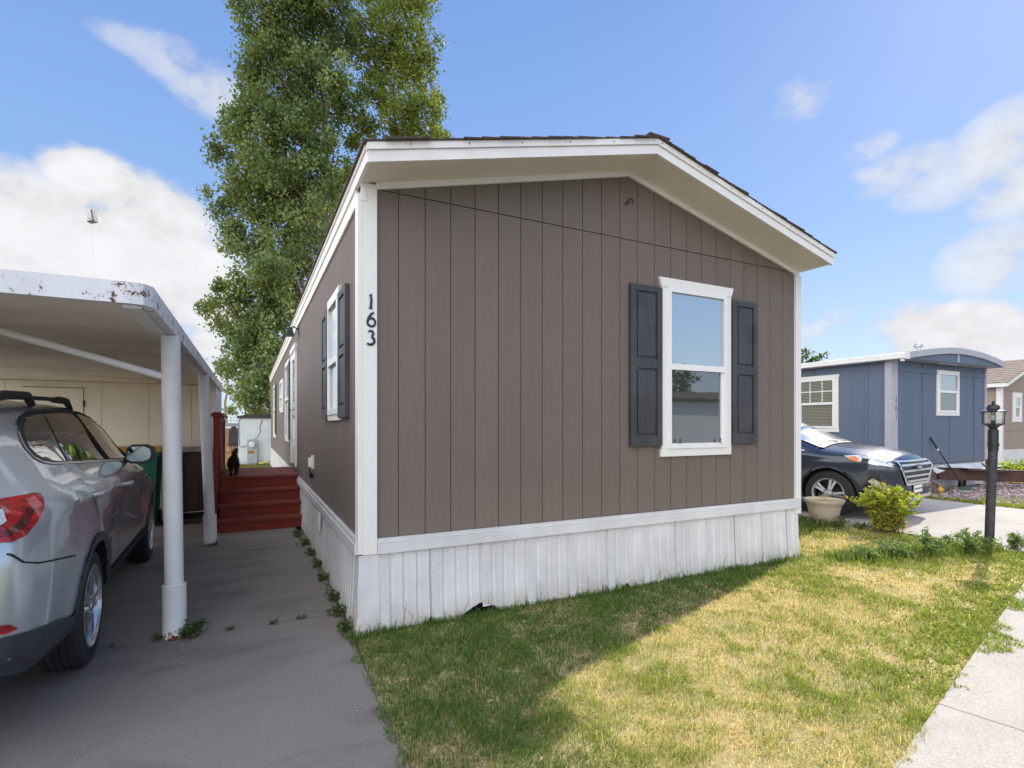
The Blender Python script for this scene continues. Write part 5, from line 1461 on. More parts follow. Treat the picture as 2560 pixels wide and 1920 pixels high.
b = MB(); b.box(BX0 + 0.03, BX1 - 0.02, BY0 + 0.035, BY0 + 0.06, -0.01, 0.58); b.box(BX0 + 0.02, BX0 + 0.04, BY0 + 0.061, BY1, -0.01, 0.58)
b.build('skirting', M['skirt_blue'], bh)
b = MB()
b.prism([(12.45, 0.50), (13.35, 0.57), (13.4, 0.48), (12.5, 0.40)], lambda p, q, d: (p, d - (0.6 - q) * 1.2, q), 2.44, 2.452); b.prism([(13.42, 0.575), (15.0, 0.56), (14.9, 0.44), (13.5, 0.50)], lambda p, q, d: (p, d - (0.6 - q) * 1.6, q), 2.43, 2.442)
b.build('loose_sheet', M['skirt_blue'], bh)

# trailer hitch under the blue home
hi = thing('trailer_hitch', 'rusty brown trailer hitch beam with a jack in front of the blue home', 'trailer hitch', (14.0, 2.0, 0))
M['hitch'] = pmat('brown_steel', (0.085, 0.036, 0.028), 0.6, 0.35, 6, 0.001, 30)
b = MB()
A0, A1 = Vector((12.95, 2.36, 0)), Vector((15.35, 1.72, 0))
for f0, f1, dz0, dz1 in ((0, 1, 0, 0),):
    n_ = (A1 - A0).normalized().cross(Vector((0, 0, 1))) * 0.06
    pts = []
    def bp_(p, q, d): return (A0.x + (A1.x - A0.x) * p + n_.x * d, A0.y + (A1.y - A0.y) * p + n_.y * d, q - 0.12 * p)
    b.prism([(0.02, .285), (1, .285), (1, .52), (0, .52)], bp_, -0.5, 0.5)
    b.prism([(0.02, .268), (1, .268), (1, .2835), (0.02, .2835)], bp_, -1.0, 1.0); b.prism([(0.0, .521), (1, .521), (1, .536), (0, .536)], bp_, -1.0, 1.0)
b.build('beam', M['hitch'], hi, bevel=0.003)
b = MB(); b.prism([(0.25, .545), (0.80, .50), (0.80, .49), (0.28, .50)], bp_, -0.6, 3.0); b.build('crossbar', M['hitch'], hi)
b = MB(); b.tube([(14.55, 2.06, 0.0), (14.55, 2.06, 0.30)], 0.035, 12); b.tube([(14.55, 2.06, 0.46), (14.55, 2.06, 0.66)], 0.045, 12); b.tube([(14.47, 2.06, 0.665), (14.60, 2.06, 0.665)], 0.022, 8); b.build('jack', pmat('red_brown_jack', (0.20, 0.06, 0.04), 0.6, 0.25, 10), hi)
b = MB(); b.tube([(14.12, 2.0, 0.60), (14.25, 1.98, 0.505), (14.45, 2.02, 0.63)], 0.014, 8); b.build('hook', M['black'], hi)
b = MB(); b.tube([(13.60, 2.15, 0.30), (13.48, 2.12, 0.02)], 0.016, 8); b.build('strut', M['hitch'], hi)
b = MB(); b.tube([(13.82, 2.25, 0.0), (13.84, 2.25, 0.30)], 0.07, 12); b.build('pier', M['dark'], hi)

# broom leaning on the wall
br = thing('broom', 'long-handled black broom leaning over the hitch beam against the blue wall', 'broom', (13.35, 2.02, 0))
b = MB(); b.tube([(13.36, 2.02, 0.10), (12.98, 2.44, 1.10)], 0.014, 8); b.build('handle', M['black'], br, smooth=True)
b = MB(); b.tube([(13.035, 2.38, 0.955), (12.95, 2.47, 1.19)], 0.02, 8); b.build('grip', M['rubber'], br, smooth=True)
b = MB(); b.tube([(13.055, 2.36, 0.90), (13.04, 2.375, 0.945)], 0.0165, 8); b.build('collar', M['white'], br)
b = MB(); taper_box(b, 13.22, 13.50, 1.95, 2.06, 0.0, 0.11, 1.25); b.build('head', pmat('green_bristle', (0.06, 0.12, 0.09), 0.8, 0.4, 60, 0.004, 200), br, bevel=0.01)

# stacked lava rocks, yellow pot, sprig
M['rock'] = pmat('lava_rock', (0.115, 0.085, 0.09), 0.95, 0.5, 9, 0.02, 22)
for k, (lab, c_, r_, seed) in enumerate((('lumpy purple-brown lava rock at the bottom of the stack beside the blue car', (12.07, 2.14, 0.14), (.19, .17, .17), 1),
                           ('purple-brown lava rock in the middle of the stack beside the blue car', (12.03, 2.16, 0.42), (.17, .15, .16), 2),
                           ('purple-brown lava rock on top of the stack beside the blue car', (11.96, 2.18, 0.67), (.15, .13, .13), 3))):
    b = MB(); b.blob(c_, r_, 4, 0.55, seed); o = recenter(b.build('rock', M['rock'], smooth=True)); tag(o, lab, 'rock', 'stacked lava rocks')
yp = thing('flower_pot', 'small yellow pot at the foot of the stacked lava rocks', 'pot', (12.36, 2.03, 0))
b = MB(); b.lathe([(0.0, 0.0), (0.055, 0.0), (0.085, 0.09), (0.06, 0.15), (0.05, 0.16), (0.02, 0.15)], (12.36, 2.03, 0.0), 16); b.tube([(12.36, 2.03, .14), (12.37, 2.02, .19), (12.33, 2.02, .21)], .016, 8); b.build('pot', pmat('yellow_glaze', (0.60, 0.33, 0.02), 0.35, 0.15, 10), yp, smooth=True)

# scalloped edging
ed = MB()
for k in range(15):
    y0 = 2.42 - k * 0.13
    pts = [(y0, -0.02), (y0 - 0.125, -0.02)] + [(y0 - 0.0625 - 0.0625 * math.cos(a), 0.055 + 0.035 * math.sin(a)) for a in np.linspace(0, PI, 7)]
    ed.prism(pts, lambda p, q, d: (d + 0.03 * (2.42 - p), p, q), 15.80, 15.85)
ed = recenter(ed.build('garden_edging', pmat('brick_red', (0.26, 0.10, 0.075), 0.85, 0.25, 9))); tag(ed, 'red scalloped garden edging at the far side of the gravel bed', 'edging')

# ------------------------------------------------------------------ tan mobile home further right
th = thing('mobile_home', 'tan mobile home with white trim and brown shingle roof at the right edge', 'mobile home', (22.85, 4.9, 0))
M['tan'] = siding_mat('tan_siding', (0.36, 0.275, 0.225), 0.07)
TX0, TX1, TY0, TY1, TP = 22.87, 27.6, 4.9, 16.0, 25.2
b = MB(); b.prism([(TX0, .58), (TX1, .58), (TX1, 2.92), (TP, 3.80), (TX0, 2.92)], lambda p, q, d: (p, d, q), TY0, TY1); b.build('wall', M['tan'], th)
b = MB()
b.box(TX0 - .02, TX0 + .12, TY0 - .025, TY0 - .001, .0, 2.95); b.box(TX0 - .03, TX0 - .002, TY0 + .0, TY0 + .12, .0, 2.9)
b.build('corner_post', M['white'], th); b = MB()
b.box(TX1 - .12, TX1 + .02, TY0 - .025, TY0 - .001, .58, 2.9); b.build('corner_post', M['white'], th); b = MB()
b.box(24.72, 24.84, TY0 - .025, TY0 - .001, .58, 3.55)
b.build('corner_post', M['white'], th)
b = MB(); b.box(TX0 + .121, 24.719, TY0 - .015, TY0 - .001, 2.72, 2.82); b.box(TX0 + .121, 24.719, TY0 - .015, TY0 - .001, 1.25, 1.33); b.build('trim_band', M['tan'], th)
b = MB()
for s_ in (-1, 1):
    xe = TX0 - .22 if s_ < 0 else TX1 + .22
    ze = 2.92 - .22 * .378
    b.prism([(xe, ze - .02), (TP, 3.78), (TP, 3.92), (xe, ze + .12)] if s_ < 0 else [(TP, 3.78), (xe, ze - .02), (xe, ze + .12), (TP, 3.92)], lambda p, q, d: (p, d, q), TY0 - .28, TY0 - .24)
b.box(TX0 - .25, TX0 - .222, TY0 - .24, TY1, 2.80, 2.94)
b.build('fascia', M['white'], th)
b = MB()
for s_ in (-1, 1):
    xe = TX0 - .27 if s_ < 0 else TX1 + .27
    ze = 2.92 - .27 * .378
    n_ = 12
    for k in range(n_):
        xa = xe + (TP - xe) * k / n_; xb = xe + (TP - xe) * (k + 1) / n_
        za = ze + .125 + (3.925 - ze - .125) * k / n_; zb = ze + .125 + (3.925 - ze - .125) * (k + 1) / n_
        b.prism([(xa, za), (xb, zb), (xb, zb + .012), (xa, za + .03)] if s_ < 0 else [(xb, zb), (xa, za), (xa, za + .03), (xb, zb + .012)], lambda p, q, d: (p, d, q), TY0 - .30, TY1 + .2)
b.build('roof', pmat('tan_shingle', (0.26, 0.205, 0.17), 0.95, 0.45, 7, 0.01, 40, stretch=(2, 1, 2)), th)
b = MB(); b.box(TX0 + .13, TX1, TY0 - .03, TY0 - .002, -0.01, .60); b.box(TX0 - .012, TX0 - .001, TY0 + .125, TY1, -0.01, .60); b.build('skirting', M['vinyl'], th)
window(th, lambda a, d, z: (a, TY0 - d, z), 23.86, 24.30, 1.72, 2.50, 2.12, (M['pane_trees'], M['pane_blind']), trim=0.14, head=0.14, flare=0.0)
window(th, lambda a, d, z: (TX0 - d, a, z), 6.2, 7.2, 1.4, 2.5, 1.95, (M['pane_trees'], M['pane_blind']), trim=0.1, head=0.1, flare=0.0)
b = MB(); b.box(TX0 - .1, TX0 - .03, 5.5, 5.62, 2.42, 2.60); b.build('wall_lamp', M['black'], th, bevel=0.01)

# ------------------------------------------------------------------ lamp post
lp = thing('lamp_post', 'weathered black lamp post with a glass lantern at the edge of the lawn', 'lamp post', (7.205, -0.776, 0))
LX, LY = 7.205, -0.776
M['iron'] = pmat('weathered_iron', (0.03, 0.032, 0.036), 0.55, 0.4, 9, 0.0015, 60, spots=(0.11, 0.10, 0.11, 1), spot_scale=14, spot_lo=0.55, spot_hi=0.75)
tx, ty_ = 7.25, -0.80
b = MB(); b.tube([(LX, LY, 0.0), (LX + (tx - LX) * .6, LY + (ty_ - LY) * .6, 0.8), (tx, ty_, 1.26)], 0.046, 20); pole = b.build('pole', M['iron'], lp, smooth=True)
b = MB(); b.tube([(tx, ty_, 1.17), (tx, ty_, 1.42)], 0.05, 20); b.tube([(tx, ty_, 1.225), (tx, ty_, 1.26)], 0.056, 20); b.lathe([(0.05, 1.405), (0.042, 1.425), (0.03, 1.44)], (tx, ty_, 0), 18); b.build('collar', M['black'], lp, smooth=True)
for s_ in (-1, 1):
    b = MB(); b.tube([(tx + s_ * 0.048, ty_ - .01, 1.243), (tx + s_ * 0.066, ty_ - .01, 1.243)], 0.008, 8); b.build('screw', M['black'], lp)
hexp = lambda r, z, k: (tx + r * math.cos(PI / 3 * k + 0.5), ty_ + r * math.sin(PI / 3 * k + 0.5), z)
b = MB(); b.lathe([(0.0, 1.43), (0.035, 1.43), (0.06, 1.46), (0.10, 1.482), (0.112, 1.49), (0.112, 1.497), (0.0, 1.497)], (tx, ty_, 0), 6, Matrix.Rotation(0.5, 3, 'Z')); lant = b.build('lantern', M['black'], lp)
b = MB(); b.lathe([(0.125, 1.632), (0.128, 1.642), (0.105, 1.652), (0.065, 1.672), (0.060, 1.70), (0.045, 1.718), (0.018, 1.726), (0.012, 1.738), (0.018, 1.748), (0.008, 1.76), (0.0, 1.775), (0.0, 1.632)], (tx, ty_, 0), 18); b.build('lantern_roof', M['black'], lant, smooth=True, angle=50)
b = MB()
for k in range(6): b.tube([hexp(0.104, 1.497, k), hexp(0.112, 1.633, k)], 0.0045, 6)
b.build('lantern_bars', M['black'], lant)
b = MB()
for k in range(6):
    vs = [b.bm.verts.new(c_) for c_ in (hexp(0.102, 1.498, k), hexp(0.102, 1.498, k + 1), hexp(0.110, 1.632, k + 1), hexp(0.110, 1.632, k))]; b.bm.faces.new(vs)
b.build('glass', glass_mat('lantern_glass', (0.86, 0.88, 0.88), 0.03), lant)
b = MB(); b.lathe([(0.022, 1.498), (0.024, 1.53), (0.0, 1.532)], (tx, ty_, 0), 12); b.build('socket', M['black'], lant)
b = MB(); b.lathe([(0.016, 1.532), (0.034, 1.56), (0.036, 1.585), (0.02, 1.61), (0.0, 1.617)], (tx, ty_, 0), 16); b.build('bulb', pmat('white_bulb', (0.85, 0.85, 0.82), 0.2, 0.03, 8), lant, smooth=True)
b = MB(); b.tube([(tx - .085, ty_ - .02, 1.478), (tx - .088, ty_ - .02, 1.445), (tx - .075, ty_ - .02, 1.435)], 0.006, 8); b.build('latch', M['black'], lant)

# ------------------------------------------------------------------ planter
pt = thing('planter', 'beige plastic planter pot with dry stems in front of the blue car wheel', 'planter', (7.15, 1.20, 0))
M['beige'] = pmat('beige_plastic', (0.62, 0.53, 0.43), 0.5, 0.06, 4)
PXc, PYc = 7.15, 1.20
b = MB(); b.lathe([(0.0, 0.0), (0.165, 0.0), (0.18, 0.02), (0.225, 0.22), (0.235, 0.262), (0.262, 0.29), (0.278, 0.335), (0.276, 0.345), (0.262, 0.342), (0.245, 0.30), (0.0, 0.29)], (PXc, PYc, 0), 40); b.build('pot', M['beige'], pt, smooth=True, angle=50)
b = MB(); b.lathe([(0.24, 0.305), (0.0, 0.315)], (PXc, PYc, 0), 24); b.build('earth', M['soil'], pt)
b = MB()
r9 = random.Random(9)
for k in range(16):
    a = r9.uniform(0, 2 * PI); r = r9.uniform(0, .1)
    x, y = PXc + r * math.cos(a) + .02, PYc + r * math.sin(a)
    b.tube([(x, y, .30), (x + r9.uniform(-.04, .04), y + r9.uniform(-.04, .04), .36), (x + r9.uniform(-.09, .09), y + r9.uniform(-.09, .09), .34 + r9.uniform(0, .11))], [.003, .0025, .001], 5)
b.build('dry_stems', pmat('straw', (0.62, 0.48, 0.25), 0.8, 0.2, 30), pt)
CROWN_A = [
    (0.45, 22.63, 21.74, 1.28),
    (1.56, 21.60, 21.39, 1.26),
    (2.43, 22.21, 21.52, 1.09),
    (-0.32, 22.73, 20.04, 1.06),
    (-0.32, 22.41, 18.46, 1.05),
    (0.48, 23.21, 20.44, 1.31),
    (1.60, 24.50, 20.77, 1.63),
    (2.59, 23.58, 21.19, 1.38),
    (3.50, 23.00, 20.19, 0.73),
    (-0.32, 22.96, 17.22, 1.11),
    (1.09, 23.39, 18.10, 1.67),
    (2.38, 21.81, 17.55, 1.29),
    (-1.23, 23.25, 15.63, 0.85),
    (-0.32, 22.55, 14.88, 1.37),
    (1.02, 22.27, 15.29, 1.60),
    (2.43, 24.11, 17.06, 1.28),
    (3.22, 23.36, 18.26, 0.74),
    (-1.52, 25.66, 14.99, 0.97),
    (-0.28, 25.02, 14.06, 1.61),
    (1.01, 22.20, 13.34, 1.49),
    (2.20, 22.02, 14.17, 0.91),
    (-1.66, 25.09, 12.45, 0.85),
    (-0.70, 24.98, 12.13, 1.48),
    (0.75, 24.69, 12.30, 1.74),
    (2.00, 24.16, 13.03, 1.28),
    (2.58, 21.03, 12.33, 0.75),
    (-1.56, 24.96, 11.07, 0.72),
    (-0.29, 24.56, 10.24, 1.36),
    (0.89, 23.38, 10.06, 1.55),
    (1.96, 21.67, 10.55, 1.17),
    (-0.30, 23.86, 8.48, 1.15),
    (0.80, 21.93, 8.14, 1.26),
    (1.81, 24.45, 9.60, 1.17),
    (-1.90, 26.06, 8.32, 0.60),
    (-2.53, 25.24, 7.28, 0.49),
    (-1.08, 23.63, 7.25, 0.97),
    (0.14, 25.20, 7.24, 1.40),
    (1.10, 23.51, 7.68, 1.12),
    (-2.15, 26.25, 6.76, 0.51),
    (-1.32, 25.71, 6.04, 0.97),
    (-0.30, 23.98, 5.63, 1.33),
    (0.67, 23.16, 6.02, 1.20),
    (-1.40, 24.86, 4.34, 0.72),
    (-0.60, 23.86, 4.06, 1.21),
    (0.25, 22.46, 4.18, 1.06),
    (0.85, 22.68, 4.66, 0.65),
    (-1.11, 25.48, 3.03, 0.74),
    (-0.33, 22.33, 2.68, 0.94),
    (0.23, 22.06, 2.26, 0.63),
    (0.51, 24.00, 3.22, 0.90),
    (-0.02, 23.03, 1.79, 0.34),
    (0.69, 23.58, 1.76, 0.49),
    (1.27, 23.06, 1.91, 0.49),
    (1.53, 22.47, 2.40, 0.56),
    (-0.28, 25.72, 2.13, 0.52),
    (1.01, 22.20, 1.53, 0.30),
]
CROWN_B = [
    (5.90, 23.95, 24.53, 1.23),
    (6.85, 22.86, 23.84, 1.21),
    (5.81, 24.63, 23.00, 1.13),
    (6.68, 23.16, 22.05, 1.41),
    (7.66, 22.90, 21.23, 0.81),
    (6.56, 24.59, 20.94, 1.32),
    (7.26, 23.00, 19.70, 0.93),
    (7.95, 23.34, 19.24, 0.60),
    (5.97, 25.34, 19.55, 0.82),
    (6.56, 22.71, 17.65, 1.15),
    (7.38, 22.18, 17.23, 0.90),
    (7.95, 22.38, 16.76, 0.53),
    (8.89, 23.47, 17.24, 0.25),
    (6.25, 24.36, 17.20, 0.95),
    (4.45, 24.16, 17.50, 0.58),
    (4.21, 24.55, 16.06, 0.68),
    (3.93, 24.25, 14.64, 0.63),
    (3.61, 25.23, 14.38, 0.74),
    (4.82, 23.41, 16.14, 0.71),
    (7.43, 24.00, 17.07, 1.01),
    (8.68, 23.96, 19.53, 0.36),
    (3.00, 26.98, 13.56, 1.03),
]
CROWN_GAP = [
    (4.74, 24.19, 21.60, 0.73),
    (4.72, 24.70, 20.45, 0.64),
    (4.66, 22.62, 18.02, 0.69),
    (3.93, 23.59, 17.66, 0.61),
    (5.38, 24.38, 21.20, 0.84),
    (4.32, 24.49, 22.39, 0.63),
    (4.29, 23.68, 18.75, 0.47),
]
CROWN_C = [
    (31.96, 18.43, 5.93, 0.55),
    (32.14, 17.91, 5.76, 0.42),
    (32.91, 17.79, 5.97, 0.37),
    (30.83, 18.13, 5.59, 0.42),
]
CROWN_D = [
    (-2.24, 46.96, 2.96, 0.44),
    (-2.00, 47.12, 2.57, 0.36),
    (-2.52, 47.04, 2.49, 0.32),
]

def leaf_cloud(centers, n_per_area, size, cols, rs, flat=0.6, aspect=0.8, droop=0.3):
    """leaf quads through the volume of every clump; returns verts, faces, colours"""
    V, K = [], []
    for (x, y, z, r) in centers:
        n = int(n_per_area * r * r)
        # small sub-clumps give light and dark tufts
        m = max(4, int(7 * r * r + 5))
        sub = rs.normal(0, 0.5, (m, 3)); sub /= np.maximum(1, np.linalg.norm(sub, axis=1))[:, None]
        sub *= r * np.array([0.95, 0.95, 1.0])
        which = rs.integers(0, m, n)
        p = sub[which] + rs.normal(0, 0.22 * r ** 0.6 * 0.9, (n, 3))
        p += np.array([x, y, z])
        tone = rs.uniform(0, 1, m)[which] * 0.6 + rs.uniform(0, 1, n) * 0.4
        V.append(p); K.append(tone)
    P = np.concatenate(V); T = np.concatenate(K); n = len(P)
    a = rs.normal(0, 1, (n, 3)); a[:, 2] -= droop; a /= np.linalg.norm(a, axis=1)[:, None]
    b = np.cross(a, rs.normal(0, 1, (n, 3))); b /= np.linalg.norm(b, axis=1)[:, None]
    s = size * (rs.uniform(0.5, 1.0, n) ** 1.0 + 0.75 * (rs.uniform(0, 1, n) ** 4))[:, None] * 1.12
    v = np.stack([P - a * s * .5, P + b * s * .5 * aspect - a * s * .05, P + a * s * .5, P - b * s * .5 * aspect - a * s * .05], 1).reshape(-1, 3)
    f = np.arange(n * 4).reshape(-1, 4)
    cols = np.array(cols); k = np.clip(T * (len(cols) - 1), 0, len(cols) - 1.001); i = k.astype(int); fr = (k - i)[:, None]
    c = cols[i] * (1 - fr) + cols[i + 1] * fr
    c = c * rs.uniform(0.8, 1.2, n)[:, None]
    return v, f, np.repeat(c, 4, axis=0)

M['leaf'] = leaf_mat('tree_leaf', 0.35)
M['bark'] = pmat('poplar_bark', (0.26, 0.22, 0.18), 0.9, 0.35, 6, 0.02, 14, stretch=(5, 5, 1))
M['twig'] = pmat('twig_bark', (0.20, 0.16, 0.13), 0.9, 0.3, 12)
rs = np.random.default_rng(11)

def tree(name, label, base, crown, dens, size, cols, trunk_r, axis, group, top, seed=1, bare=0):
    t = thing(name, label, 'tree', base, group)
    v, f, c = leaf_cloud(crown, dens, size, cols, rs)
    o = arrays_mesh('crown', v, f, M['leaf'], t, c)
    b = MB(); r = random.Random(seed)
    base = Vector(base)
    pts = [base]; n = 7
    for k in range(1, n + 1):
        q = k / n
        pts.append(Vector((base.x + (axis[0] - base.x) * q + r.uniform(-.12, .12), base.y + (axis[1] - base.y) * q + r.uniform(-.12, .12), base.z + (top - base.z) * q)))
    b.tube(pts, [trunk_r * (1 - 0.85 * k / n) for k in range(n + 1)], 10)
    for (x, y, z, rad) in crown:
        if rad < 0.35 and r.random() < .4: continue
        zz = max(base.z + 1.2, z - math.hypot(x - base.x, y - base.y) * r.uniform(0.8, 1.3) - 0.6)
        q = (zz - base.z) / (top - base.z)
        if q > 0.97: continue
        j = min(int(q * n), n - 1); fr = q * n - j
        s0 = pts[j].lerp(pts[j + 1], fr)
        e = Vector((x, y, z)) + Vector((r.uniform(-.2, .2), r.uniform(-.2, .2), rad * .6))
        mid = s0.lerp(e, 0.5) + Vector((0, 0, -0.15 * (e - s0).length + 0.1))
        rb = trunk_r * (1 - 0.8 * q) * 0.36
        b.tube([s0, mid, e], [rb, rb * .6, rb * .15], 6)
    b.build('trunk', M['bark'], t, smooth=True)
    return t
tree('poplar_tree', 'tall dense dark green poplar behind the brown home, nearest the carport', (2.3, 22.6, 0), [(a_, b_, c_, d_ * 1.08) for a_, b_, c_, d_ in CROWN_A], 1400, 0.135,
     [(.07, .105, .035), (.125, .175, .06), (.18, .24, .085), (.24, .30, .12), (.36, .42, .25)], 0.36, (2.6, 22.8), 'poplars behind the brown home', 18, 2)
tree('poplar_tree', 'looser yellow-green poplar with gaps and bare twigs, just left of the gable roof', (6.0, 24.2, 0), [(a_, b_, c_, d_ * 1.18) for a_, b_, c_, d_ in CROWN_B + CROWN_GAP], 1050, 0.135,
     [(.085, .125, .025), (.14, .19, .035), (.21, .26, .05), (.32, .36, .09)], 0.30, (6.2, 24.2), 'poplars behind the brown home', 21, 5)
tree('garden_tree', 'sunlit tree top showing over the roof of the blue home', (20.6, 22.5, 0), CROWN_C, 600, 0.16,
     [(.06, .10, .02), (.10, .15, .03), (.15, .19, .05)], 0.2, (20.5, 22.5), None, 9.2, 6)
tree('garden_tree', 'small pale green tree far behind the white shed', (-2.2, 40.6, 0), CROWN_D, 700, 0.16,
     [(.10, .15, .04), (.15, .20, .07), (.2, .25, .1)], 0.14, (-2.3, 40.5), None, 7.4, 8)

# ------------------------------------------------------------------ grass
M['blade'] = leaf_mat('grass_blade', 0.42, 0.6, (1.0, 1.0, 1.0))
def blades(P, h, w, lean, col, rs, name, parent=None, stuff=True, label=None):
    n = len(P)
    a = rs.uniform(0, 2 * PI, n); d = np.stack([np.cos(a), np.sin(a), np.zeros(n)], 1)
    side = np.stack([-np.sin(a), np.cos(a), np.zeros(n)], 1) * (w * 0.5)[:, None]
    up = np.array([0, 0, 1.0])
    m = P + d * (h * lean * 0.35)[:, None] + up * (h * 0.6)[:, None]
    t = P + d * (h * lean)[:, None] + up * (h * (1 - 0.35 * lean))[:, None]
    v = np.stack([P - side, P + side, m + side * .75, m - side * .75, t], 1).reshape(-1, 3)
    k = np.arange(n)[:, None] * 5
    f = np.concatenate([k + np.array([0, 1, 2]), k + np.array([0, 2, 3]), k + np.array([3, 2, 4])], 0)
    c = np.repeat(col, 5, axis=0)
    shade = np.tile(np.array([0.8, 0.8, 1.0, 1.0, 1.1]), n)[:, None]  # darker roots, lighter tips: self-shadow put into the blade colour
    o = arrays_mesh(name, v, f, M['blade'], parent, c * shade)
    return o
def fbm(x, y, s, seed):
    return 0.55 * vnoise(x * s, y * s, seed=seed) + 0.3 * vnoise(x * s * 2.3, y * s * 2.3, seed=seed + 1) + 0.15 * vnoise(x * s * 5.1, y * s * 5.1, seed=seed + 2)
gs = np.random.default_rng(23)
N0 = 1250000
x = gs.uniform(-0.16, 7.34, N0); y = gs.uniform(-3.2, 4.5, N0)
wl = -2.42 + 0.238 * (x - 2.26)
edge = fbm(x, y, 3.2, 40)
over = np.where(x > 2.2, 0.62 * np.clip(edge - 0.42, 0, 1) * np.clip((x - 2.2) / 0.6, 0, 1) * 1.6, 0.05 * edge)
inside = (y > wl - over) & (x > -0.085 - 0.09 * np.clip(vnoise(x * 9, y * 9, seed=3) - .4, 0, 1) - 0.02) & ((y < -0.028) | (x > 4.80)) & (x < 7.26 + 0.06 * edge)
dist = np.hypot(x + 0.709, y + 3.812)
keep = inside & (gs.uniform(0, 1, N0) < np.clip((2.4 / dist) ** 1.15, 0.12, 1))
patchy = fbm(x, y, 1.5, 7)
bare = np.clip((0.36 - fbm(x, y, 4.0, 60)) * 6, 0, 0.5) * (y < -0.7)
keep &= gs.uniform(0, 1, N0) > bare
x, y, wl, edge, dist, patchy = [q[keep] for q in (x, y, wl, edge, dist, patchy)]
n = len(x)
clump = vnoise(x * 11, y * 11, seed=90)
green = 0.46 + 1.5 * (patchy - 0.5) + 0.8 * (clump - 0.5)
green += 0.60 * np.clip((y - (x - 4.79) * 0.309 + 0.1) / 0.3, 0, 1) * (x < 4.9)                      # greener blades paint the house's cast shadow into the lawn
green += 0.50 * np.clip((x - 0.0) / 0.3, 0, 1) * np.clip((0.9 - x) / 0.6, 0, 1)
green += 0.75 * 0.8 * np.exp(-((y - wl - 0.10) / 0.30) ** 2) * np.clip((x - 2.0) / 0.8, 0, 1)   # clover by the path
green += 0.4 * np.exp(-(((x - 5.2) / 0.9) ** 2 + ((y + 0.25) / 0.45) ** 2))
green += 0.5 * np.clip((x - 6.1) / 0.6, 0, 1) * (y < 0.2)
green -= 0.35 * np.exp(-(((x - 6.0) / 0.8) ** 2 + ((y - 0.1) / 0.35) ** 2))
isg = gs.uniform(0, 1, n) < np.clip(green, 0.10, 0.97)
G = np.array([(.19, .26, .035), (.29, .36, .05), (.40, .45, .08)]); G_shade = np.array([(.075, .155, .026), (.11, .20, .034), (.17, .26, .05)]); S = np.array([(.78, .65, .34), (.66, .51, .24), (.90, .80, .52)])
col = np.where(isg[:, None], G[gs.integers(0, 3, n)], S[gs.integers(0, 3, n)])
shade_tint = np.clip((y - (x - 4.79) * 0.309 + 0.12) / 0.25, 0, 1) * (x < 4.9) + np.exp(-((x - 0.15) / 0.5) ** 2)  # area of the house's cast shadow, plus the green strip by the slab
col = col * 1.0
col = np.where((isg & (shade_tint > gs.uniform(0.1, 0.6, n)))[:, None], G_shade[gs.integers(0, 3, n)], col); col = np.where((~isg & (shade_tint > 0.4))[:, None], col * 0.45, col)  # darker green and dimmed straw put the shadow into the blade colour
col = col * gs.uniform(0.75, 1.25, n)[:, None]
h = gs.uniform(0.012, 0.034, n) * (1 + 1.2 * (gs.uniform(0, 1, n) < 0.06)) * (1 + 0.5 * (patchy - .5)) * np.where(isg, 1.1, 0.8)
h *= 0.6 + 0.9 * clump
h *= 1 + 0.9 * np.clip(1 - (-y - 0.03) / 0.12, 0, 1) * (x < 4.8)
tall = (gs.uniform(0, 1, n) < 0.02) & (y > -0.14) & (x < 4.8)
h = np.where(tall, h * 2.6, h)
w = gs.uniform(0.0020, 0.0038, n) * np.clip(dist / 3.0, 1, 2.4)
lean = gs.uniform(0.15, 1.25, n)
wide = (np.exp(-((y - wl - 0.05) / 0.28) ** 2) * np.clip((x - 2.3) / 0.7, 0, 1) > gs.uniform(0, 1, n) * 1.3)
w = np.where(wide, w * 2.2, w); h = np.where(wide, h * 0.8, h)
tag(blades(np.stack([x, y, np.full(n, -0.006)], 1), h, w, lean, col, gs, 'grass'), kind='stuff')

# grass in the back yard, along the gravel bed and the far verge
def patch_grass(name, x0, x1, y0, y1, n, hh, ww, cols, seed, fn=None):
    g_ = np.random.default_rng(seed)
    x = g_.uniform(x0, x1, n); y = g_.uniform(y0, y1, n)
    if fn is not None:
        k = fn(x, y, g_); x, y = x[k], y[k]
    n = len(x); cols = np.array(cols)
    c = cols[g_.integers(0, len(cols), n)] * g_.uniform(.75, 1.25, n)[:, None]
    tag(blades(np.stack([x, y, np.full(n, -0.004)], 1), g_.uniform(hh * .5, hh, n), np.full(n, ww), g_.uniform(.2, .9, n), c, g_, name), kind='stuff')
LG = [(.28, .36, .05), (.40, .44, .08), (.46, .42, .15), (.2, .28, .05)]
patch_grass('grass', -1.6, 0.0, 8.7, 18.0, 9000, .12, .012, [(.10, .15, .03), (.16, .18, .05), (.3, .25, .1)], 31)
patch_grass('grass', 11.42, 16.5, -0.6, 1.9, 26000, .10, .012, LG, 32, lambda x, y, g_: (g_.uniform(0, 1, len(x)) < np.clip(1.5 - (x - 11.42) / 1.6 - np.clip(y - .9, 0, 1) * 1.5 + (vnoise(x * 2, y * 2, seed=9) - .5) * 2.5, 0, 1)))
patch_grass('grass', 16.0, 17.6, 1.0, 5.0, 9000, .12, .016, LG, 33)
patch_grass('grass', 4.85, 6.9, 0.5, 3.0, 9000, .16, .010, [(.05, .09, .02), (.08, .13, .03), (.14, .17, .05)], 34, lambda x, y, g_: g_.uniform(0, 1, len(x)) < np.clip((y - .55) * 1.4, 0.02, 1))

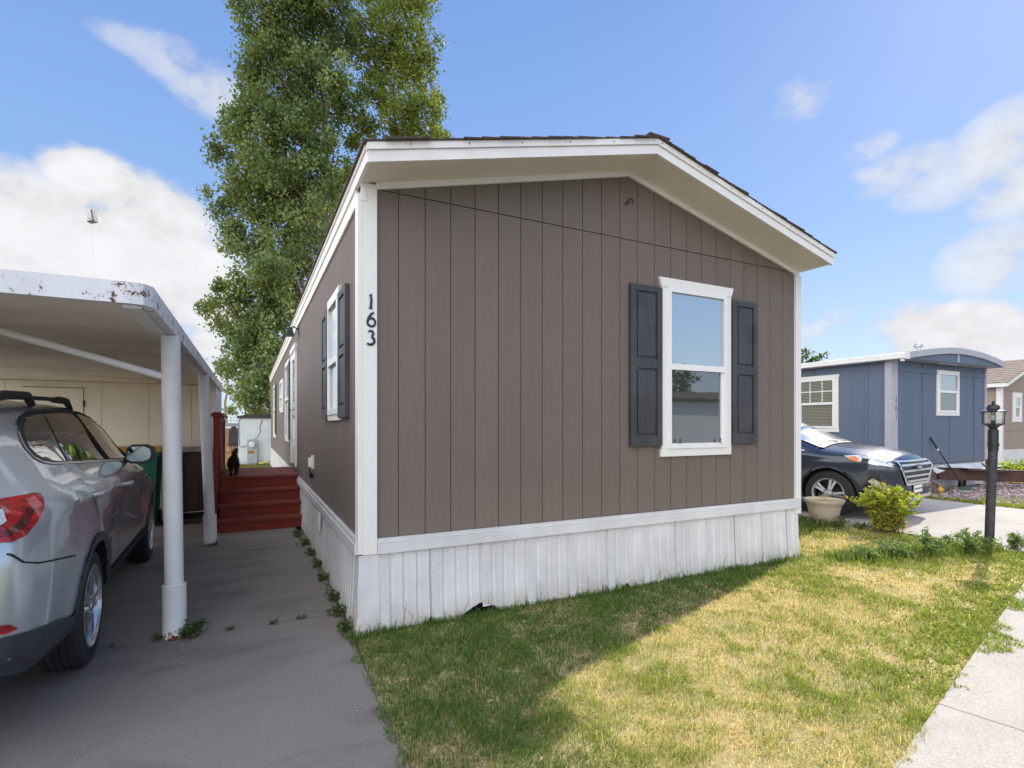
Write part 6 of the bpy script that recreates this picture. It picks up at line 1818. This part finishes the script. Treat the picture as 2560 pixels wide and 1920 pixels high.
# gravel
gv = np.random.default_rng(41)
n = 7000
x = gv.uniform(11.6, 15.78, n); y = gv.uniform(0.15, 2.45, n)
k = gv.uniform(0, 1, n) < np.clip((x - 11.5) * 0.8 + y * .4, .1, 1); x, y = x[k], y[k]; n = len(x)
ico = bmesh.new(); bmesh.ops.create_icosphere(ico, subdivisions=1, radius=1.0)
iv = np.array([v.co[:] for v in ico.verts]); fi = np.array([[v.index for v in f.verts] for f in ico.faces]); ico.free()
sc_ = gv.uniform(.018, .05, n)[:, None, None] * gv.uniform(.5, 1.2, (n, 1, 3)) * np.array([1, 1, .6])
vv = iv[None] * sc_ * (1 + gv.normal(0, .12, (n, len(iv), 1)))
vv = vv + np.stack([x, y, gv.uniform(0, .05, n)], 1)[:, None, :]
ff = (fi[None] + (np.arange(n) * len(iv))[:, None, None]).reshape(-1, 3)
pal = np.array([(.30, .24, .25), (.22, .18, .20), (.38, .31, .30), (.28, .18, .17), (.45, .40, .38), (.16, .13, .15)])
cc = np.repeat(pal[gv.integers(0, 6, n)] * gv.uniform(.7, 1.2, n)[:, None], len(iv), axis=0)
sm, st_, so_ = new_mat('gravel_stone')
at_ = st_.n.new('ShaderNodeAttribute'); at_.attribute_name = 'col'
bs_ = st_.node('ShaderNodeBsdfPrincipled', Roughness=0.9); st_.l.new(at_.outputs['Color'], bs_.inputs['Base Color']); st_.l.new(bs_.outputs[0], so_.inputs[0])
tag(arrays_mesh('gravel', vv.reshape(-1, 3), ff, sm, None, cc), kind='stuff')

# ------------------------------------------------------------------ weeds and bushes
def weed(name, label, cat, c, rad, ht, n, size, cols, seed, group=None, stems=7, up=0.7, aspect=0.45):
    g_ = np.random.default_rng(seed)
    t = thing(name, label, cat, c, group)
    b = MB(); P, A = [], []
    for k in range(stems):
        a = g_.uniform(0, 2 * PI); r = rad * g_.uniform(.2, 1)
        e = Vector((c[0] + r * math.cos(a), c[1] + r * math.sin(a), c[2] + ht * g_.uniform(.6, 1.0) * (1 - .4 * r / rad)))
        s = Vector(c) + Vector((g_.normal(0, rad * .22), g_.normal(0, rad * .22), 0))
        m = s.lerp(e, .55) + Vector((0, 0, ht * .12))
        b.tube([s, m, e], [min(.004 * ht / .2 + .001, .0045), min(.003 * ht / .2 + .0005, .0032), .0012], 5)
        for j in range(n // stems):
            q = g_.uniform(.10, 1.08)
            p = s.lerp(m, q / .55) if q < .55 else m.lerp(e, (q - .55) / .45)
            d = Vector((g_.normal(), g_.normal(), g_.normal() * .5 + up * .4)).normalized()
            P.append(p + d * size * .45 + Vector((g_.normal(0, size * .25), g_.normal(0, size * .25), g_.normal(0, size * .2)))); A.append(d)
    b.build('stems', M['stem'], t)
    P = np.array([p[:] for p in P]); A = np.array([a[:] for a in A]); n = len(P)
    P[:, 2] = np.maximum(P[:, 2], c[2] + size * .25)
    bb = np.cross(A, g_.normal(0, 1, (n, 3)) + np.array([0, 0, .6])); bb /= np.linalg.norm(bb, axis=1)[:, None]
    s = size * g_.uniform(.6, 1.3, n)[:, None]
    v = np.stack([P - A * s * .5, P + bb * s * .5 * aspect, P + A * s * .5, P - bb * s * .5 * aspect], 1).reshape(-1, 3)
    cols = np.array(cols); cc = np.repeat(cols[g_.integers(0, len(cols), n)] * g_.uniform(.75, 1.25, n)[:, None], 4, axis=0)
    arrays_mesh('leaves', v, np.arange(n * 4).reshape(-1, 4), M['leafy'], t, cc)
    return t
M['stem'] = pmat('reddish_stem', (0.14, 0.07, 0.035), 0.7, 0.3, 20)
M['leafy'] = leaf_mat('weed_leaf', 0.45, 0.5)
WG = [(.11, .19, .06), (.16, .25, .08), (.22, .31, .12), (.28, .35, .15)]
DG = [(.05, .12, .035), (.07, .15, .045), (.09, .18, .05)]
YG = [(.30, .40, .04), (.42, .48, .06), (.22, .33, .04), (.52, .54, .12), (.40, .25, .10)]
weed('rose_bush', 'bright yellow-green rose bush with reddish stems in front of the blue car', 'bush', (7.12, .33, 0), .40, .88, 3600, .055, YG, 51, None, 40, .6, .62)
weed('shrub', 'round yellow-green shrub at the right edge beyond the gravel bed', 'shrub', (17.5, 2.4, 0), .62, .66, 1500, .075, YG[:4], 52, None, 34, .5, .6)
weed('shrub', 'small dark green shrub growing out of the gravel beside the right-edge shrub', 'shrub', (16.75, 2.0, 0), .3, .22, 260, .06, WG, 53, None, 12)
lw = 'weeds along the drive by the lamp post'
for (c, r, h_, n_, lab, sd_) in (((5.40, -.42, 0), .20, .18, 320, 'low pale weed farthest from the lamp post in the row along the drive', 61), ((5.78, -.52, 0), .22, .26, 420, 'leafy weed second from the left in the row by the lamp post', 62),
                             ((6.22, -.66, 0), .28, .36, 700, 'tall bushy weed with narrow leaves left of the lamp post', 63), ((6.72, -.78, 0), .30, .34, 760, 'wide bushy weed touching the left side of the lamp post', 64),
                             ((7.42, -.93, 0), .22, .22, 420, 'low weed just right of the lamp post foot', 65), ((7.85, -1.0, 0), .18, .20, 260, 'weed at the right edge of the picture beside the drive', 66)):
    weed('weed', lab, 'weed', c, r, h_, n_, .055, WG, sd_, lw, 9, .7, .35)
patch_grass('grass', 5.0, 7.25, -0.95, -0.15, 5200, .13, .011, [(.20, .28, .06), (.28, .35, .09), (.14, .22, .06)], 35, lambda x, y, g_: g_.uniform(0, 1, len(x)) < np.exp(-((y + .30 + .26 * (x - 5.2)) / .16) ** 2))
weed('weed', 'pale grey-green weed on the lawn near the planter', 'weed', (6.85, .80, 0), .13, .17, 240, .045, [(.16, .22, .11), (.22, .27, .15), (.12, .18, .08)], 67, None, 8)
weed('weed', 'small green weed between the planter and the rose bush', 'weed', (7.02, .60, 0), .12, .13, 150, .045, WG, 68, None, 7)
weed('weed', 'dark green weed growing at the foot of the nearest carport post', 'weed', (-1.06, .45, 0), .10, .13, 260, .045, DG, 69, None, 12, .5, .3)
weed('weed', 'small weed tuft left of the nearest carport post', 'weed', (-1.27, .50, 0), .07, .055, 90, .03, DG, 70, None, 7, .4, .3)
for k, (c, lab) in enumerate((((-.83, .478, 0), 'short weed tuft in the slab joint halfway to the skirting'), ((-.56, .464, 0), 'long weed tuft in the slab joint near the skirting'), ((-.36, .47, 0), 'weed tuft in the slab joint second from the skirting'), ((-1.53, .505, 0), 'tiny weed in the slab joint beside the silver car wheel'))):
    weed('weed', lab, 'weed', c, .055 if k < 3 else .02, .025, 80 if k < 3 else 20, .02, DG, 71 + k, 'weeds in the slab joint', 6, .3, .3)
sk_ = 'weeds along the skirting'
for k, (x_, y_, r_, h_, lab) in enumerate(((-.10, .05, .07, .10, 'weed at the near corner of the white skirting'), (-.10, .40, .10, .10, 'wide weed where the slab joint meets the skirting'), (-.09, .78, .09, .11, 'weed by the skirting just beyond the slab joint'),
                                       (-.08, 1.45, .08, .09, 'weed by the skirting midway to the red steps'), (-.08, 1.95, .08, .09, 'weed by the skirting below the access latch'), (-.09, 2.5, .09, .10, 'weed by the skirting two strides from the red steps'), (-.10, 3.05, .09, .10, 'weed by the skirting a stride from the red steps'), (-.13, 3.6, .12, .14, 'largest weed by the skirting beside the red steps'))):
    weed('weed', lab, 'weed', (x_, y_, -.004), r_, h_, 150, .04, DG, 81 + k, sk_, 8, .5, .32)
weed('weed', 'green sprig growing behind the yellow pot in the gravel', 'weed', (12.6, 2.1, 0), .22, .2, 120, .05, DG, 95, None, 7, .5, .3)
# dark torn twigs along the foot of the front skirting
b = MB(); r9 = random.Random(5)
for x_ in (.27, .31, .72, .98, 1.5, 2.2, 3.0, 3.6, 3.9, 4.4):
    x0 = x_ + r9.uniform(-.05, .05)
    b.tube([(x0, -.06, 0), (x0 + r9.uniform(-.03, .03), -.065, .08), (x0 + r9.uniform(-.06, .06), -.06, .14 + r9.uniform(0, .06))], [.002, .0018, .0007], 5)
tag(b.build('grass', pmat('seed_stalk', (.07, .09, .04), .8, .2, 20)), kind='stuff')

# across the street, seen in the window panes
tree('street_tree', 'round leafy tree across the street, reflected in the front window', (23.5, -24, 0), [(23.5, -24, 4.2, 2.0), (22.2, -23.5, 3.4, 1.4), (25, -24.5, 3.6, 1.5), (23.6, -23.5, 5.6, 1.3), (26.4, -25, 4.4, 1.5), (28.2, -26, 4.9, 1.4)], 330, 0.2,
     [(.03, .06, .02), (.06, .10, .03), (.10, .15, .05)], 0.22, (23.6, -24), None, 6.2, 12)

nb = thing('mobile_home', 'white mobile home with a grey roof across the street, reflected in the front window', 'mobile home', (18, -18, 0))
b = MB(); b.prism([(-20.5, .0), (-16, .0), (-16, 2.7), (-18.2, 3.2), (-20.5, 2.7)], lambda p, q, d: (d, p, q), 12.5, 27); b.build('wall', M['shed_white'], nb)
b = MB(); b.prism([(-20.8, 2.72), (-18.2, 3.22), (-15.7, 2.72), (-15.7, 2.84), (-18.2, 3.36), (-20.8, 2.84)], lambda p, q, d: (d, p, q), 12.2, 27.3); b.build('roof', M['shingle'], nb)

# flakes of white paint shed by the post, a few dry leaf bits on the slabs
fr = np.random.default_rng(77)
fx_ = np.concatenate([-1.10 + fr.normal(0, .12, 46), fr.uniform(-1.5, -.1, 22)]); fy_ = np.concatenate([0.22 + fr.normal(0, .10, 46), fr.uniform(-1.9, 3.5, 22)])
V_ = []
for a_, b_ in zip(fx_, fy_):
    for k in range(3):
        t_ = fr.uniform(0, 2 * PI); r_ = fr.uniform(.002, .007); V_.append((a_ + r_ * math.cos(t_), b_ + r_ * math.sin(t_), .0035 + .001 * k))
V_ = np.array(V_)
tag(arrays_mesh('paint_flakes', V_, np.arange(len(V_)).reshape(-1, 3), M['white']), kind='stuff')
# hairline cracks in the slabs
M['crack'] = pmat('crack_dirt', (0.035, 0.03, 0.027), 0.95, 0.3, 40)
def crack(pts, w, seed):
    r_ = random.Random(seed); P_ = []
    for (x0, y0), (x1, y1) in zip(pts[:-1], pts[1:]):
        for k in range(12):
            f = k / 12; P_.append((x0 + (x1 - x0) * f + r_.uniform(-.012, .012), y0 + (y1 - y0) * f + r_.uniform(-.012, .012)))
    b = MB(); prev = None
    for k, (x_, y_) in enumerate(P_):
        ww = w * r_.uniform(.4, 1.2)
        a_ = b.bm.verts.new((x_, y_ - ww, .003)); c_ = b.bm.verts.new((x_, y_ + ww, .003))
        if prev: b.bm.faces.new((prev[0], a_, c_, prev[1]))
        prev = (a_, c_)
    tag(b.build('driveway_crack', M['crack']), kind='structure')
crack([(-1.9, 3.62), (-1.3, 3.56), (-.7, 3.50), (-.13, 3.47)], .004, 1)
crack([(-1.3, 1.4), (-.8, 1.75), (-.45, 1.7)], .0018, 3)
